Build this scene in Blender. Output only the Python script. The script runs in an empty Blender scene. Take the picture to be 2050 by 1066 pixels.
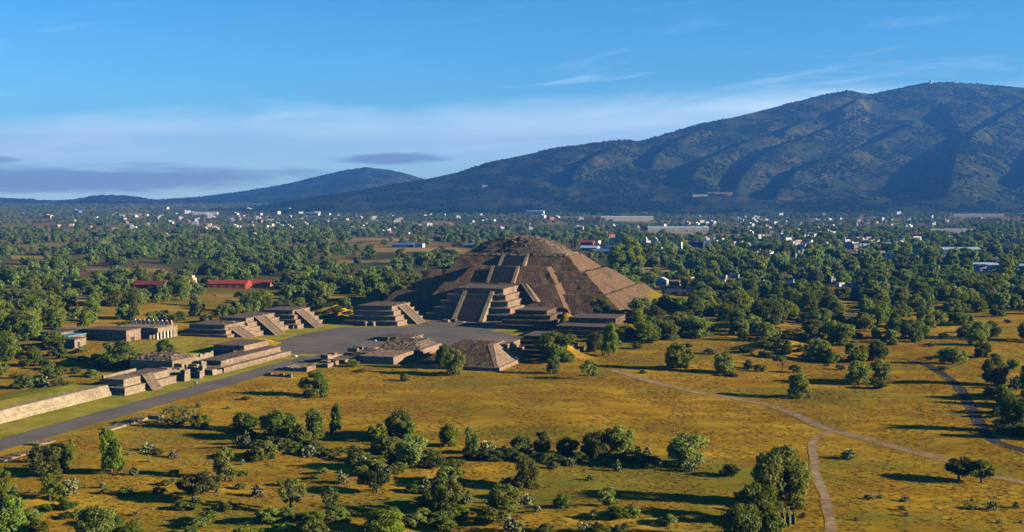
import bpy, bmesh, math, random
import numpy as np
from mathutils import Vector, Matrix, Euler, noise as mnoise
from mathutils.bvhtree import BVHTree
from mathutils.geometry import tessellate_polygon
R = math.radians
random.seed(7); rng = np.random.default_rng(7)
scene = bpy.context.scene

# ------------------------------------------------------------------ camera, sky, sun, exposure
F_PX, CAM_H = 2430.0, 66.0
PITCH = math.atan(133 / F_PX)
cam = bpy.data.cameras.new('camera'); cam_o = bpy.data.objects.new('camera', cam)
scene.collection.objects.link(cam_o); scene.camera = cam_o
cam_o.location = (0, 0, CAM_H); cam_o.rotation_euler = (math.pi / 2 - PITCH, 0, 0)
cam.sensor_width = 36; cam.lens = 36 * F_PX / 2050; cam.clip_start = 1; cam.clip_end = 60000
SUN_EL, SUN_AZ = R(16.0), R(-13.5)       # azimuth measured from +X towards +Y
SUN_STRENGTH, SKY_STRENGTH, EXPOSURE = 5.0, 0.06, 1.32
sun = bpy.data.lights.new('sun', 'SUN'); sun.energy = SUN_STRENGTH; sun.angle = R(0.53); sun.color = (1.0, 0.86, 0.66)
sun_o = bpy.data.objects.new('sun', sun); scene.collection.objects.link(sun_o)
sdir = Vector((math.cos(SUN_EL) * math.cos(SUN_AZ), math.cos(SUN_EL) * math.sin(SUN_AZ), math.sin(SUN_EL)))
sun_o.rotation_euler = sdir.to_track_quat('Z', 'Y').to_euler(); sun_o.location = (300, 0, 300)
scene.view_settings.view_transform = 'Standard'; scene.view_settings.look = 'None'
scene.view_settings.gamma = 1; scene.view_settings.exposure = EXPOSURE
scene.render.engine = 'CYCLES'
scene.cycles.max_bounces = 4; scene.cycles.diffuse_bounces = 0; scene.cycles.transparent_max_bounces = 4
scene.cycles.transmission_bounces = 2; scene.cycles.volume_bounces = 0; scene.cycles.caustics_reflective = False

class NT:                                  # tiny node-tree helper
    def __init__(s, tree): s.t = tree; tree.nodes.clear()
    def n(s, kind, **kw):
        nd = s.t.nodes.new(kind)
        for k, v in kw.items(): setattr(nd, k, v)
        return nd
    def put(s, sock, v):
        if isinstance(v, bpy.types.NodeSocket): s.t.links.new(v, sock)
        elif v is not None:
            if sock.type == 'RGBA' and len(v) == 3: v = (*v, 1)
            sock.default_value = v
    def m(s, op, a, b=None, c=None, clamp=False):
        nd = s.n('ShaderNodeMath', operation=op, use_clamp=clamp)
        for i, v in enumerate((a, b, c)):
            if v is not None: s.put(nd.inputs[i], v)
        return nd.outputs[0]
    def mr(s, v, a, b, c=0.0, d=1.0, smooth=True):
        nd = s.n('ShaderNodeMapRange', interpolation_type='SMOOTHSTEP' if smooth else 'LINEAR')
        for i, q in enumerate((v, a, b, c, d)): s.put(nd.inputs[i], q)
        return nd.outputs[0]
    def mix(s, f, a, b, blend='MIX'):
        nd = s.n('ShaderNodeMix', data_type='RGBA', blend_type=blend, clamp_factor=True)
        s.put(nd.inputs[0], f); s.put(nd.inputs[6], a); s.put(nd.inputs[7], b)
        return nd.outputs[2]
    def noise(s, vec, scale, detail=3, rough=.55, dist=0.0):
        nd = s.n('ShaderNodeTexNoise'); s.put(nd.inputs['Vector'], vec)
        for k, v in (('Scale', scale), ('Detail', detail), ('Roughness', rough), ('Distortion', dist)): s.put(nd.inputs[k], v)
        return nd.outputs['Fac']
    def voro(s, vec, scale, out='Color', feature='F1'):
        nd = s.n('ShaderNodeTexVoronoi', feature=feature); s.put(nd.inputs['Vector'], vec); s.put(nd.inputs['Scale'], scale)
        return nd.outputs[out]
    def vmul(s, vec, by):
        nd = s.n('ShaderNodeVectorMath', operation='MULTIPLY'); s.put(nd.inputs[0], vec); nd.inputs[1].default_value = by
        return nd.outputs[0]
    def bump(s, h, strength, dist):
        nd = s.n('ShaderNodeBump'); s.put(nd.inputs['Height'], h); s.put(nd.inputs['Strength'], strength); s.put(nd.inputs['Distance'], dist)
        return nd.outputs[0]

world = bpy.data.worlds.new('World'); scene.world = world; world.use_nodes = True
def build_world():
    w = NT(world.node_tree)
    sky = w.n('ShaderNodeTexSky', sky_type='NISHITA', sun_disc=False, sun_elevation=SUN_EL,
              sun_rotation=math.pi / 2 - SUN_AZ, altitude=2300, air_density=1.0, dust_density=0.15, ozone_density=3.0)
    tc = w.n('ShaderNodeTexCoord').outputs['Generated']
    sep = w.n('ShaderNodeSeparateXYZ'); w.put(sep.inputs[0], tc)
    y = w.m('MAXIMUM', w.m('ABSOLUTE', sep.outputs[1]), .05)
    U = w.m('DIVIDE', sep.outputs[0], y); V = w.m('DIVIDE', sep.outputs[2], y)
    def uv(su, sv, shear=0.0):
        c = w.n('ShaderNodeCombineXYZ')
        w.put(c.inputs[0], w.m('MULTIPLY', U, su))
        w.put(c.inputs[1], w.m('MULTIPLY', w.m('SUBTRACT', V, w.m('MULTIPLY', U, shear)), sv)); return c.outputs[0]
    # veil of thin bright cloud low over the hills, streaks and faint wisps higher up
    Vs = w.m('SUBTRACT', V, w.m('MULTIPLY', U, .034))
    edge = w.m('MULTIPLY', w.m('SUBTRACT', w.noise(uv(4, 22, .04), 1.0, 5, .6, .6), .5), .045)
    band = w.m('MULTIPLY', w.mr(w.m('ADD', Vs, edge), .088, .062), w.mr(V, .010, .040, .35, 1.0))
    n1 = w.mr(w.noise(uv(5, 48, .05), 1.0, 6, .6, .5), .34, .66)
    n1b = w.mr(w.noise(uv(1.9, 14, .04), 1.0, 4, .55, .4), .32, .60)
    wisps = w.m('MULTIPLY', w.mr(w.noise(uv(5, 46, .12), 1.0, 7, .64, 1.2), .52, .78), w.m('MULTIPLY', w.mr(V, .18, .08), w.mr(w.noise(uv(1.5, 8), 1.0, 2, .5), .40, .62)))
    a = w.m('MULTIPLY', band, w.m('ADD', .42, w.m('MULTIPLY', w.m('ADD', w.m('MULTIPLY', n1, .6), .4), w.m('MULTIPLY', n1b, .58))))
    a = w.m('ADD', a, w.m('MULTIPLY', wisps, .6), clamp=True)
    # grey stratus streaks near the horizon
    e1 = w.m('ADD', w.m('MULTIPLY', w.noise(uv(7, 60, .01), 1.0, 6, .6, .5), .7), w.m('MULTIPLY', w.noise(uv(22, 120), 1.0, 5, .6, .5), .3))
    def blob(u0, v0, ru, rv, k=1.0):
        du = w.m('DIVIDE', w.m('SUBTRACT', U, u0), ru); dv = w.m('DIVIDE', w.m('SUBTRACT', V, v0), rv)
        d = w.m('SQRT', w.m('ADD', w.m('MULTIPLY', du, du), w.m('MULTIPLY', dv, dv)))
        d = w.m('ADD', d, w.m('MULTIPLY', w.m('SUBTRACT', e1, .5), 2.4))
        return w.m('MULTIPLY', w.mr(d, 1.2, .5), k)
    g = w.m('MAXIMUM', blob(-.355, .0165, .20, .0125, .9), w.m('MAXIMUM', blob(-.096, .0335, .050, .0050, .9), blob(-.43, .0325, .03, .0035, .7)))
    hs = w.n('ShaderNodeHueSaturation'); hs.inputs['Saturation'].default_value = 1.30; hs.inputs['Value'].default_value = 1.08
    w.put(hs.inputs['Color'], sky.outputs[0])
    tint = w.mix(1.0, hs.outputs[0], (0.92, 1.13, 1.13), 'MULTIPLY')
    col = w.mix(a, tint, (7.6, 9.2, 9.7))
    col = w.mix(g, col, (2.75, 3.05, 3.6))
    el = w.m('ABSOLUTE', sep.outputs[2])               # deep-blue high-altitude zenith, darkened out of view to cut ambient light on shaded faces
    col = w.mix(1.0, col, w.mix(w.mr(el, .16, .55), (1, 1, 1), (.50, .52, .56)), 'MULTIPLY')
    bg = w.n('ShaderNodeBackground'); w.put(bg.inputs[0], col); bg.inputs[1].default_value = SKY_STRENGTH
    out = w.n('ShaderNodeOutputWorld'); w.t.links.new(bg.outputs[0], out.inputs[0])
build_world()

# ------------------------------------------------------------------ helpers
AX = R(16.8); CA, SA = math.cos(AX), math.sin(AX)     # the ancient city's own axes: u across, w along the avenue
def W2(u, w): return (u * CA + w * SA, -u * SA + w * CA)
def L2(X, Y): return (X * CA - Y * SA, X * SA + Y * CA)
def ray(x, y):
    a, b = (x - 1025) / F_PX, -(y - 533) / F_PX
    return (a, math.cos(PITCH) + b * math.sin(PITCH), -math.sin(PITCH) + b * math.cos(PITCH))
def at_plane(x, y, z=0.0):
    d = ray(x, y); t = (z - CAM_H) / d[2]; return d[0] * t, d[1] * t
def project(X, Y, Z):
    z = Z - CAM_H; dy = Y * math.cos(PITCH) - z * math.sin(PITCH); dz = Y * math.sin(PITCH) + z * math.cos(PITCH)
    return 1025 + F_PX * X / dy, 533 - F_PX * dz / dy

class MB:
    def __init__(s): s.v, s.f, s.m = [], [], []
    def add(s, vs, fs, mi=0):
        b = len(s.v); s.v += [tuple(p) for p in vs]; s.f += [tuple(i + b for i in f) for f in fs]; s.m += [mi] * len(fs)
    def frustum(s, u0, u1, w0, w1, z0, U0, U1, W0, W1, z1, mi=0, bottom=True):
        vs = [(u0, w0, z0), (u1, w0, z0), (u1, w1, z0), (u0, w1, z0), (U0, W0, z1), (U1, W0, z1), (U1, W1, z1), (U0, W1, z1)]
        fs = [(0, 1, 5, 4), (1, 2, 6, 5), (2, 3, 7, 6), (3, 0, 4, 7), (4, 5, 6, 7)] + ([(3, 2, 1, 0)] if bottom else [])
        s.add(vs, fs, mi)
    def box(s, u0, u1, w0, w1, z0, z1, mi=0): s.frustum(u0, u1, w0, w1, z0, u0, u1, w0, w1, z1, mi)
    def obox(s, c, size, rz, z0, z1, mi=0):
        co, si = math.cos(rz), math.sin(rz); hx, hy = size[0] / 2, size[1] / 2
        q = [(c[0] + a * hx * co - b * hy * si, c[1] + a * hx * si + b * hy * co) for a, b in ((-1, -1), (1, -1), (1, 1), (-1, 1))]
        s.add([(*p, z0) for p in q] + [(*p, z1) for p in q], [(0, 1, 5, 4), (1, 2, 6, 5), (2, 3, 7, 6), (3, 0, 4, 7), (4, 5, 6, 7), (3, 2, 1, 0)], mi)
    def tube(s, pts, rad, n=7, mi=0):
        rings = []
        for i, p in enumerate(pts):
            p = Vector(p); d = Vector(pts[min(i + 1, len(pts) - 1)]) - Vector(pts[max(i - 1, 0)])
            d.normalize(); a = d.orthogonal().normalized(); b = d.cross(a)
            rings.append([p + (a * math.cos(t) + b * math.sin(t)) * rad[i] for t in [2 * math.pi * k / n for k in range(n)]])
        vs = [q for r in rings for q in r]; fs = []
        for i in range(len(pts) - 1):
            for k in range(n): fs.append((i * n + k, i * n + (k + 1) % n, (i + 1) * n + (k + 1) % n, (i + 1) * n + k))
        fs.append(tuple(range(n))[::-1]); fs.append(tuple((len(pts) - 1) * n + k for k in range(n)))
        s.add(vs, fs, mi)
    def mesh(s, name, mats, smooth=False):
        me = bpy.data.meshes.new(name); me.from_pydata(s.v, [], s.f); me.update()
        for m in (mats if isinstance(mats, (list, tuple)) else [mats]): me.materials.append(m)
        if any(s.m): me.polygons.foreach_set('material_index', s.m)
        if smooth: me.polygons.foreach_set('use_smooth', [True] * len(me.polygons))
        return me
    def obj(s, name, mats, parent=None, smooth=False): return link(name, s.mesh(name, mats, smooth), parent)
def link(name, me, parent=None):
    o = bpy.data.objects.new(name, me); scene.collection.objects.link(o)
    if parent is not None: o.parent = parent
    return o
def tag(o, label=None, cat=None, group=None, kind=None):
    if label: o['label'] = label
    if cat: o['category'] = cat
    if group: o['group'] = group
    if kind: o['kind'] = kind
    return o
def thing(name, label, cat, loc=(0, 0, 0), rz=0.0, group=None):
    o = link(name, None); o.location = loc; o.rotation_euler = (0, 0, rz); return tag(o, label, cat, group)
def numpy_mesh(name, V, Fq, mat, smooth=False):
    me = bpy.data.meshes.new(name); nv, nf, k = len(V), len(Fq), Fq.shape[1]
    me.vertices.add(nv); me.vertices.foreach_set('co', V.astype(np.float32).ravel())
    me.loops.add(nf * k); me.loops.foreach_set('vertex_index', Fq.astype(np.int32).ravel())
    me.polygons.add(nf); me.polygons.foreach_set('loop_start', np.arange(0, nf * k, k, dtype=np.int32))
    if smooth: me.polygons.foreach_set('use_smooth', np.ones(nf, dtype=bool))
    me.update(calc_edges=True); me.materials.append(mat); return me

# ------------------------------------------------------------------ materials
def material(name, build, rough=.9, spec=.15):
    m = bpy.data.materials.new(name); m.use_nodes = True; t = NT(m.node_tree)
    p = t.n('ShaderNodeBsdfPrincipled'); p.inputs['Roughness'].default_value = rough; p.inputs['Specular IOR Level'].default_value = spec
    r = build(t); col, nrm = r if isinstance(r, tuple) and len(r) == 2 else (r, None)
    t.put(p.inputs['Base Color'], col)
    if nrm is not None: t.put(p.inputs['Normal'], nrm)
    out = t.n('ShaderNodeOutputMaterial'); t.t.links.new(p.outputs[0], out.inputs[0]); return m
def pos(t): return t.n('ShaderNodeNewGeometry').outputs['Position']
def stone(name, c1, c2, c3, bump=.6, course=0.0, patch=None):
    def b(t):
        P = pos(t)
        big = t.noise(P, .06, 4, .6); mid = t.noise(t.vmul(P, (1, 1, 2.2)), .45, 4, .65); fine = t.noise(P, 1.9, 3, .7)
        col = t.mix(t.mr(mid, .34, .66), c1, c2); col = t.mix(t.mr(fine, .5, .72), col, c3)
        col = t.mix(t.m('MULTIPLY', t.mr(big, .48, .70), .55), col, tuple(q * .55 for q in c1))
        v = t.n('ShaderNodeSeparateColor'); t.put(v.inputs[0], t.voro(t.vmul(P, (1, 1, 1.6)), 1.3, 'Color'))
        col = t.mix(t.mr(v.outputs[0], .55, 1.0, 0, .5), col, tuple(q * .5 for q in c1)); col = t.mix(t.mr(v.outputs[1], .7, 1.0, 0, .45), col, tuple(q * 1.2 for q in c3))
        if patch: col = t.mix(t.m('MULTIPLY', t.mr(t.noise(P, .12, 5, .6), .57, .66), .8), col, patch)
        h = t.m('ADD', t.m('MULTIPLY', t.voro(P, 1.0, 'Distance'), .6), fine)
        return col, t.bump(h, bump, .5)
    return material(name, b, .95, .05)
M = {}
M['pyr'] = stone('volcanic_stone', (.112, .068, .038), (.178, .110, .060), (.245, .158, .088), .8)
M['pyr_top'] = stone('platform_top_stone', (.125, .088, .066), (.185, .132, .098), (.24, .175, .125), .5)
M['rubble'] = stone('rubble_stone', (.115, .082, .058), (.20, .14, .095), (.30, .22, .15), 1.0, patch=(.10, .085, .035))
M['plat'] = stone('masonry', (.21, .140, .088), (.31, .212, .138), (.39, .28, .19), .7)
M['pale'] = stone('pale_masonry', (.26, .195, .120), (.36, .28, .18), (.17, .12, .075), .7)
M['lime'] = stone('limestone_facing', (.31, .235, .14), (.43, .345, .22), (.20, .145, .085), .6)
M['stair'] = stone('stair_stone', (.125, .088, .062), (.18, .13, .092), (.225, .165, .115), .7)
M['slope'] = stone('overgrown_rubble', (.075, .053, .036), (.125, .088, .058), (.185, .132, .083), 1.0, patch=(.15, .12, .035))
M['soil'] = stone('bare_soil', (.20, .125, .075), (.27, .175, .11), (.33, .23, .15), .5)
def mk_ground(t):
    P = pos(t); S = t.vmul(P, (.35, 1.0, 1.0))
    dist = t.n('ShaderNodeVectorMath', operation='LENGTH'); t.put(dist.inputs[0], P); D = dist.outputs['Value']
    a = t.noise(S, .09, 5, .62); b = t.noise(S, .55, 4, .7); c = t.noise(P, .012, 4, .55); d = t.noise(S, .028, 5, .6, .5)
    col = t.mix(t.mr(a, .35, .66), (.325, .172, .010), (.510, .312, .024))
    col = t.mix(t.m('MULTIPLY', t.mr(b, .50, .72), .55), col, (.150, .090, .014))
    col = t.mix(t.m('MULTIPLY', t.m('ADD', t.mr(d, .49, .63), t.m('MULTIPLY', t.mr(t.noise(P, .06, 4, .6), .42, .60), t.m('MULTIPLY', t.mr(D, 380, 280), .55))), .72), col, (.190, .190, .022))
    col = t.mix(t.m('MULTIPLY', t.mr(d, .42, .30), .50), col, (.225, .098, .018))
    col = t.mix(t.m('MULTIPLY', t.mr(t.noise(t.vmul(P, (.5, 1, 1)), .05, 6, .72, .6), .58, .68), .55), col, (.33, .225, .10))
    col = t.mix(t.m('MULTIPLY', t.mr(t.noise(t.vmul(P, (.22, 1, 1)), .19, 6, .75), .55, .70), .5), col, (.135, .075, .016))
    cells = t.voro(t.vmul(P, (1, .55, 1)), .0062, 'Color'); sc = t.n('ShaderNodeSeparateColor'); t.put(sc.inputs[0], cells)
    field = t.mix(t.mr(sc.outputs[0], .30, .62), (.075, .090, .028), (.27, .175, .055)); field = t.mix(t.mr(sc.outputs[1], .72, .82), field, (.17, .105, .055))
    field = t.mix(t.m('MULTIPLY', t.mr(t.noise(P, .03, 5, .65), .45, .68), .6), field, (.055, .068, .022))
    col = t.mix(t.mr(D, 650, 1100), col, field)
    return col, t.bump(t.m('ADD', a, b), .6, .6)
M['ground'] = material('dry_grass_ground', mk_ground, 1, 0)
def mk_lawn(t):
    P = pos(t); a = t.noise(P, .10, 5, .6); b = t.noise(P, .7, 3, .65)
    col = t.mix(t.mr(a, .36, .64), (.235, .230, .022), (.40, .325, .042)); col = t.mix(t.m('MULTIPLY', t.mr(b, .5, .75), .5), col, (.16, .12, .03))
    return t.mix(t.m('MULTIPLY', t.mr(t.noise(P, .06, 5, .65), .55, .68), .6), col, (.34, .23, .09)), t.bump(b, .5, .3)
M['lawn'] = material('mown_lawn', mk_lawn, 1, 0)
def mk_pave(t):
    P = pos(t); a = t.noise(P, .05, 5, .6); b = t.noise(P, .5, 4, .7)
    col = t.mix(t.mr(a, .35, .66), (.135, .114, .094), (.185, .158, .130)); col = t.mix(t.m('MULTIPLY', t.mr(b, .45, .75), .4), col, (.10, .085, .072))
    col = t.mix(t.m('MULTIPLY', t.mr(t.noise(P, .03, 6, .65, 1.0), .50, .64), .45), col, (.215, .180, .135))
    return t.mix(t.m('MULTIPLY', t.mr(t.noise(t.vmul(P, (.3, 1, 1)), .11, 4, .65), .58, .72), .5), col, (.20, .165, .06)), t.bump(b, .25, .2)
M['pave'] = material('grey_gravel_paving', mk_pave, .95, .1)
def edged(t, col, grass):
    P = pos(t); e = t.n('ShaderNodeAttribute', attribute_name='edge').outputs['Fac']
    f = t.m('ADD', e, t.m('MULTIPLY', t.m('SUBTRACT', t.noise(P, .55, 5, .7), .5), 1.5))
    return t.mix(t.mr(f, .55, .95), col, grass)
def mk_path(t):
    P = pos(t); a = t.noise(P, .25, 5, .65)
    c = t.mix(t.mr(a, .35, .66), (.25, .165, .085), (.40, .29, .17))
    return edged(t, c, t.mix(t.noise(P, .3, 3), (.25, .15, .02), (.36, .25, .045))), t.bump(a, .5, .3)
M['path'] = material('trodden_earth', mk_path, 1, 0)
def mk_track(t):
    P = pos(t); a = t.noise(P, .25, 5, .65)
    return t.mix(t.mr(a, .35, .66), (.048, .047, .050), (.075, .072, .074)), t.bump(a, .4, .3)
M['track'] = material('worn_track', mk_track, 1, 0)
def mk_hill(t):
    P = pos(t)
    a = t.noise(t.vmul(P, (1, .6, 1.6)), .011, 7, .72); b = t.noise(P, .05, 5, .75); sz = t.n('ShaderNodeSeparateXYZ'); t.put(sz.inputs[0], P)
    col = t.mix(t.mr(b, .40, .62), (.013, .025, .009), (.058, .060, .018))
    col = t.mix(t.m('MULTIPLY', t.mr(a, .50, .66), .55), col, (.165, .098, .034))
    return col, t.bump(b, .5, 8)
M['hill'] = material('scrubby_hillside', mk_hill, 1, 0)
def leafmat(name, c1, c2, trans=.28, tipc=None):
    m = bpy.data.materials.new(name); m.use_nodes = True; t = NT(m.node_tree)
    oi = t.n('ShaderNodeObjectInfo').outputs['Random']; tc = t.n('ShaderNodeTexCoord').outputs['Object']
    n = t.noise(tc, 5.0, 2, .6)
    col = t.mix(t.mr(n, .35, .65), c1, c2)
    hs = t.n('ShaderNodeHueSaturation'); t.put(hs.inputs['Color'], col)
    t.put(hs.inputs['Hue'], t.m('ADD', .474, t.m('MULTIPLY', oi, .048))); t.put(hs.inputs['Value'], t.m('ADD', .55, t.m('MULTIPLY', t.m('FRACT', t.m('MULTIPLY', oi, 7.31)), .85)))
    t.put(hs.inputs['Saturation'], t.m('ADD', .85, t.m('MULTIPLY', t.m('FRACT', t.m('MULTIPLY', oi, 3.77)), .2)))
    d = t.n('ShaderNodeBsdfDiffuse'); t.put(d.inputs[0], hs.outputs[0]); tr = t.n('ShaderNodeBsdfTranslucent')
    t.put(tr.inputs[0], t.mix(1.0, hs.outputs[0], (1.25, 1.2, .55), 'MULTIPLY'))
    mx = t.n('ShaderNodeMixShader'); mx.inputs[0].default_value = trans; t.t.links.new(d.outputs[0], mx.inputs[1]); t.t.links.new(tr.outputs[0], mx.inputs[2])
    o = t.n('ShaderNodeOutputMaterial'); t.t.links.new(mx.outputs[0], o.inputs[0]); return m
M['leaf'] = leafmat('green_foliage', (.115, .162, .016), (.245, .285, .036), .40)
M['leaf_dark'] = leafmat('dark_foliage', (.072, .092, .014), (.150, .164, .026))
M['leaf_pale'] = leafmat('pale_foliage', (.15, .17, .04), (.24, .24, .07))
M['leaf_far'] = leafmat('distant_foliage', (.108, .168, .025), (.240, .300, .050), .38)
M['scrub'] = leafmat('hill_scrub', (.012, .024, .007), (.036, .050, .014), .15)
M['grass'] = leafmat('dry_grass_blades', (.34, .185, .020), (.47, .285, .038), .35)
M['cactus'] = leafmat('cactus_pads', (.105, .130, .045), (.24, .235, .095), .05)
M['cactus2'] = leafmat('cactus_columns', (.12, .15, .05), (.2, .22, .08), .05)
M['bark'] = material('bark', lambda t: t.mix(t.noise(pos(t), 3, 3), (.07, .05, .035), (.16, .12, .085)))
def paint(name, c, var=.18):
    return material(name, lambda t: t.mix(t.mr(t.noise(pos(t), .5, 4, .6), .35, .7), c, tuple(q * (1 - var) * .92 for q in c)), .7, .2)
PAINT = {k: paint('paint_' + k, c) for k, c in dict(white=(.62, .60, .57), cream=(.66, .57, .40), pink=(.60, .36, .30), terracotta=(.42, .17, .09), red=(.34, .060, .028),
    blue=(.10, .17, .38), paleblue=(.42, .52, .62), grey=(.36, .36, .37), navy=(.045, .06, .12), tan=(.42, .32, .20), orange=(.60, .20, .05), yellow=(.72, .52, .06), concrete=(.40, .38, .35), teal=(.10, .30, .36), dark=(.05, .045, .05), maroon=(.22, .04, .035)).items()}
M['glass'] = material('window_glass', lambda t: (.03, .04, .05), .15, .5)

# ------------------------------------------------------------------ terrain
def sstep(a, b, x): x = np.clip((x - a) / (b - a), 0, 1); return x * x * (3 - 2 * x)
BUMPS = []                                   # X, Y, radius x, radius y, height
def bump_px(x, y, rx, ry, h): X, Y = at_plane(x, y); BUMPS.append((X, Y, rx, ry, h))
bump_px(660, 634, 13, 11, 7.5); bump_px(1278, 606, 22, 18, 9); bump_px(1555, 702, 17, 13, 5.5)
bump_px(60, 1018, 13, 8, 2.6); bump_px(640, 1062, 13, 7, 2.2); bump_px(830, 950, 22, 12, 2.4); bump_px(1165, 1050, 26, 12, 2.6)
bump_px(300, 690, 1, 1, 0); bump_px(1110, 742, 9, 6, .5); bump_px(1470, 655, 26, 14, 2.5); bump_px(520, 905, 20, 9, 1.6); bump_px(1340, 640, 18, 14, 3)
for (u, w, ru, rw, h) in ((-155, 611, 6, 12, 7.5), (-127, 492, 8, 9, 5.6), (-118, 580, 14, 16, 5.0), (-150, 660, 26, 12, 3.0)):
    X, Y = W2(u, w); BUMPS.append((X, Y, ru, rw, h))
def terrain(X, Y):
    X = np.asarray(X, float); Y = np.asarray(Y, float); r = np.hypot(X, Y)
    z = 46 * sstep(2300, 8600, r) * 1.0
    u, w = X * CA - Y * SA, X * SA + Y * CA
    prec = sstep(-345, -330, u) * sstep(-95, -140, u) * sstep(690, 660, w)          # levelled precinct
    lo = sstep(-200, -216, u)
    prec = prec * np.maximum(lo, sstep(430, 445, w))
    amp = (1 - prec) * sstep(60, 220, r) * sstep(4500, 1200, r)
    z = z + amp * (.55 * np.sin(X * .045 + 1.3 * np.sin(Y * .021)) + .5 * np.sin(Y * .052 + X * .017 + 1) + .25 * np.sin(X * .13 + Y * .09))
    for bx, by, rx, ry, h in BUMPS:
        d2 = ((X - bx) / rx) ** 2 + ((Y - by) / ry) ** 2
        z = z + h * np.exp(-d2 * .9) * (d2 < 9) * (1 + .07 * np.sin(X * .55 + Y * .3) * np.sin(Y * .62 - X * .2) + .05 * np.sin(X * 1.1 + 2) * np.sin(Y * .9))
    # raised lawn terrace west of the avenue platforms
    z = z + 2.6 * sstep(-262, -268, u) * np.maximum(sstep(-318, -312, u) * sstep(408, 424, w), sstep(-372, -364, u) * sstep(436, 452, w)) * sstep(506, 496, w)
    return z
def build_ground():
    rs = [1.0, 60, 120, 160]; r = 190.0
    while r < 60000: rs.append(r); r += max(1.6, r * .0058) if r < 1100 else (r * .012 if r < 4000 else r * .05)
    th = list(np.radians(np.arange(-27.5, 27.51, .22))); th += list(np.radians(np.arange(32, 328.1, 8)))
    rs, th = np.array(rs), np.array(th); RR, TT = np.meshgrid(rs, th, indexing='ij')
    X, Y = RR * np.sin(TT), RR * np.cos(TT); Z = terrain(X, Y); n, k = RR.shape
    V = np.stack([X, Y, Z], -1).reshape(-1, 3); idx = np.arange(n * k).reshape(n, k); nx = np.roll(idx, -1, 1)
    Fq = np.stack([idx[:-1], nx[:-1], nx[1:], idx[1:]], -1).reshape(-1, 4)[:, ::-1]
    me = numpy_mesh('ground', V, Fq, M['ground'], True); tag(link('ground', me), kind='structure')
    return BVHTree.FromPolygons([tuple(v) for v in V], [tuple(f) for f in Fq])
GB = build_ground()
def gz(X, Y):
    h = GB.ray_cast(Vector((X, Y, 3000)), Vector((0, 0, -1))); return h[0].z if h[0] is not None else 0.0
def px(x, y):
    h = GB.ray_cast(Vector((0, 0, CAM_H)), Vector(ray(x, y))); p = h[0]
    if p is None: X, Y = at_plane(x, max(y, 412)); return X, Y, gz(X, Y)
    return p.x, p.y, p.z

# ---- hills: ridge profiles in degrees of bearing / elevation, each with its own distance, toe and gullies
def interp(pts, x): return np.interp(x, [p[0] for p in pts], [p[1] for p in pts])
def vnoise(X, Y, s, oct=4, seed=0.0):
    out = np.zeros(X.shape); flat = out.ravel(); xs, ys = X.ravel() / s, Y.ravel() / s
    for i in range(flat.size): flat[i] = mnoise.fractal(Vector((xs[i], ys[i], seed)), .9, 2.1, oct)
    return out
def hill(name, sky, toe_r, ridge_r, x0, x1, nx, ns, power, rough, gullies=(), seed=0.0):
    xs = np.linspace(x0, x1, nx); ss = np.concatenate([np.linspace(0, 1, ns), 1 + np.linspace(.04, .8, 12)])
    XS, SS = np.meshgrid(xs, ss, indexing='ij')
    sk = interp(sky, XS); rr = interp(ridge_r, XS); tr = interp(toe_r, XS)
    rad = tr + (rr - tr) * SS
    hr = CAM_H + (400 - sk) / F_PX * rr; z0 = terrain(XS * 0, tr) - 8
    s1 = np.clip(SS, 0, 1); h = z0 + (hr - z0) * (power * s1 + (1 - power) * s1 ** 2.2)
    h = np.where(SS > 1, hr - (SS - 1) * (hr - z0) * 1.2, h)
    X = (XS - 1025) / F_PX * rad; Y = rad
    fade = np.clip(s1 * 4, 0, 1) * np.clip((1.0 - SS) * 6 + .12, 0.12, 1)
    h = h + rough * fade * vnoise(X, Y * .6, 520, 6, seed) * np.clip((hr - z0) / 300, .15, 1)
    ypx = 400 - (h - CAM_H) / rad * F_PX
    for g in gullies:                          # (polyline of x, y, width, depth)
        ys = np.array([p[1] for p in g]); o = np.argsort(ys); ys = ys[o]
        gx = np.interp(ypx, ys, np.array([p[0] for p in g])[o]); wd = np.interp(ypx, ys, np.array([p[2] for p in g])[o]); am = np.maximum(42, .72 * np.interp(ypx, ys, np.array([p[3] for p in g])[o]))
        e = np.clip((ypx - ys[0] + 8) / 12, 0, 1) * np.clip((ys[-1] + 10 - ypx) / 14, 0, 1)
        d = (XS - gx) / wd
        f = np.where(d < 0, -.55 * np.exp(-(d / 1.6) ** 2), np.where(d < 1, -.55 + 1.35 * (d * d * (3 - 2 * d)), .8 * np.exp(-((d - 1) / 2.2) ** 2)))
        h = h + am * e * f
    n, k = XS.shape; idx = np.arange(n * k).reshape(n, k)
    Fq = np.stack([idx[:-1, :-1], idx[1:, :-1], idx[1:, 1:], idx[:-1, 1:]], -1).reshape(-1, 4)
    V = np.stack([X, Y, h], -1); tag(link(name, numpy_mesh(name, V.reshape(-1, 3), Fq, M['hill'], True)), kind='structure')
    return V, SS
MAIN_SKY = [(420, 420), (520, 412), (600, 401), (700, 386), (780, 372), (850, 360), (920, 345), (980, 326), (1040, 313), (1100, 300), (1170, 290), (1240, 281), (1280, 283), (1330, 270), (1390, 252),
    (1450, 240), (1530, 220), (1600, 203), (1650, 192), (1690, 184), (1740, 190), (1790, 180), (1840, 169), (1890, 167), (1940, 170), (2000, 175), (2050, 178), (2200, 196), (2400, 230)]
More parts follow.
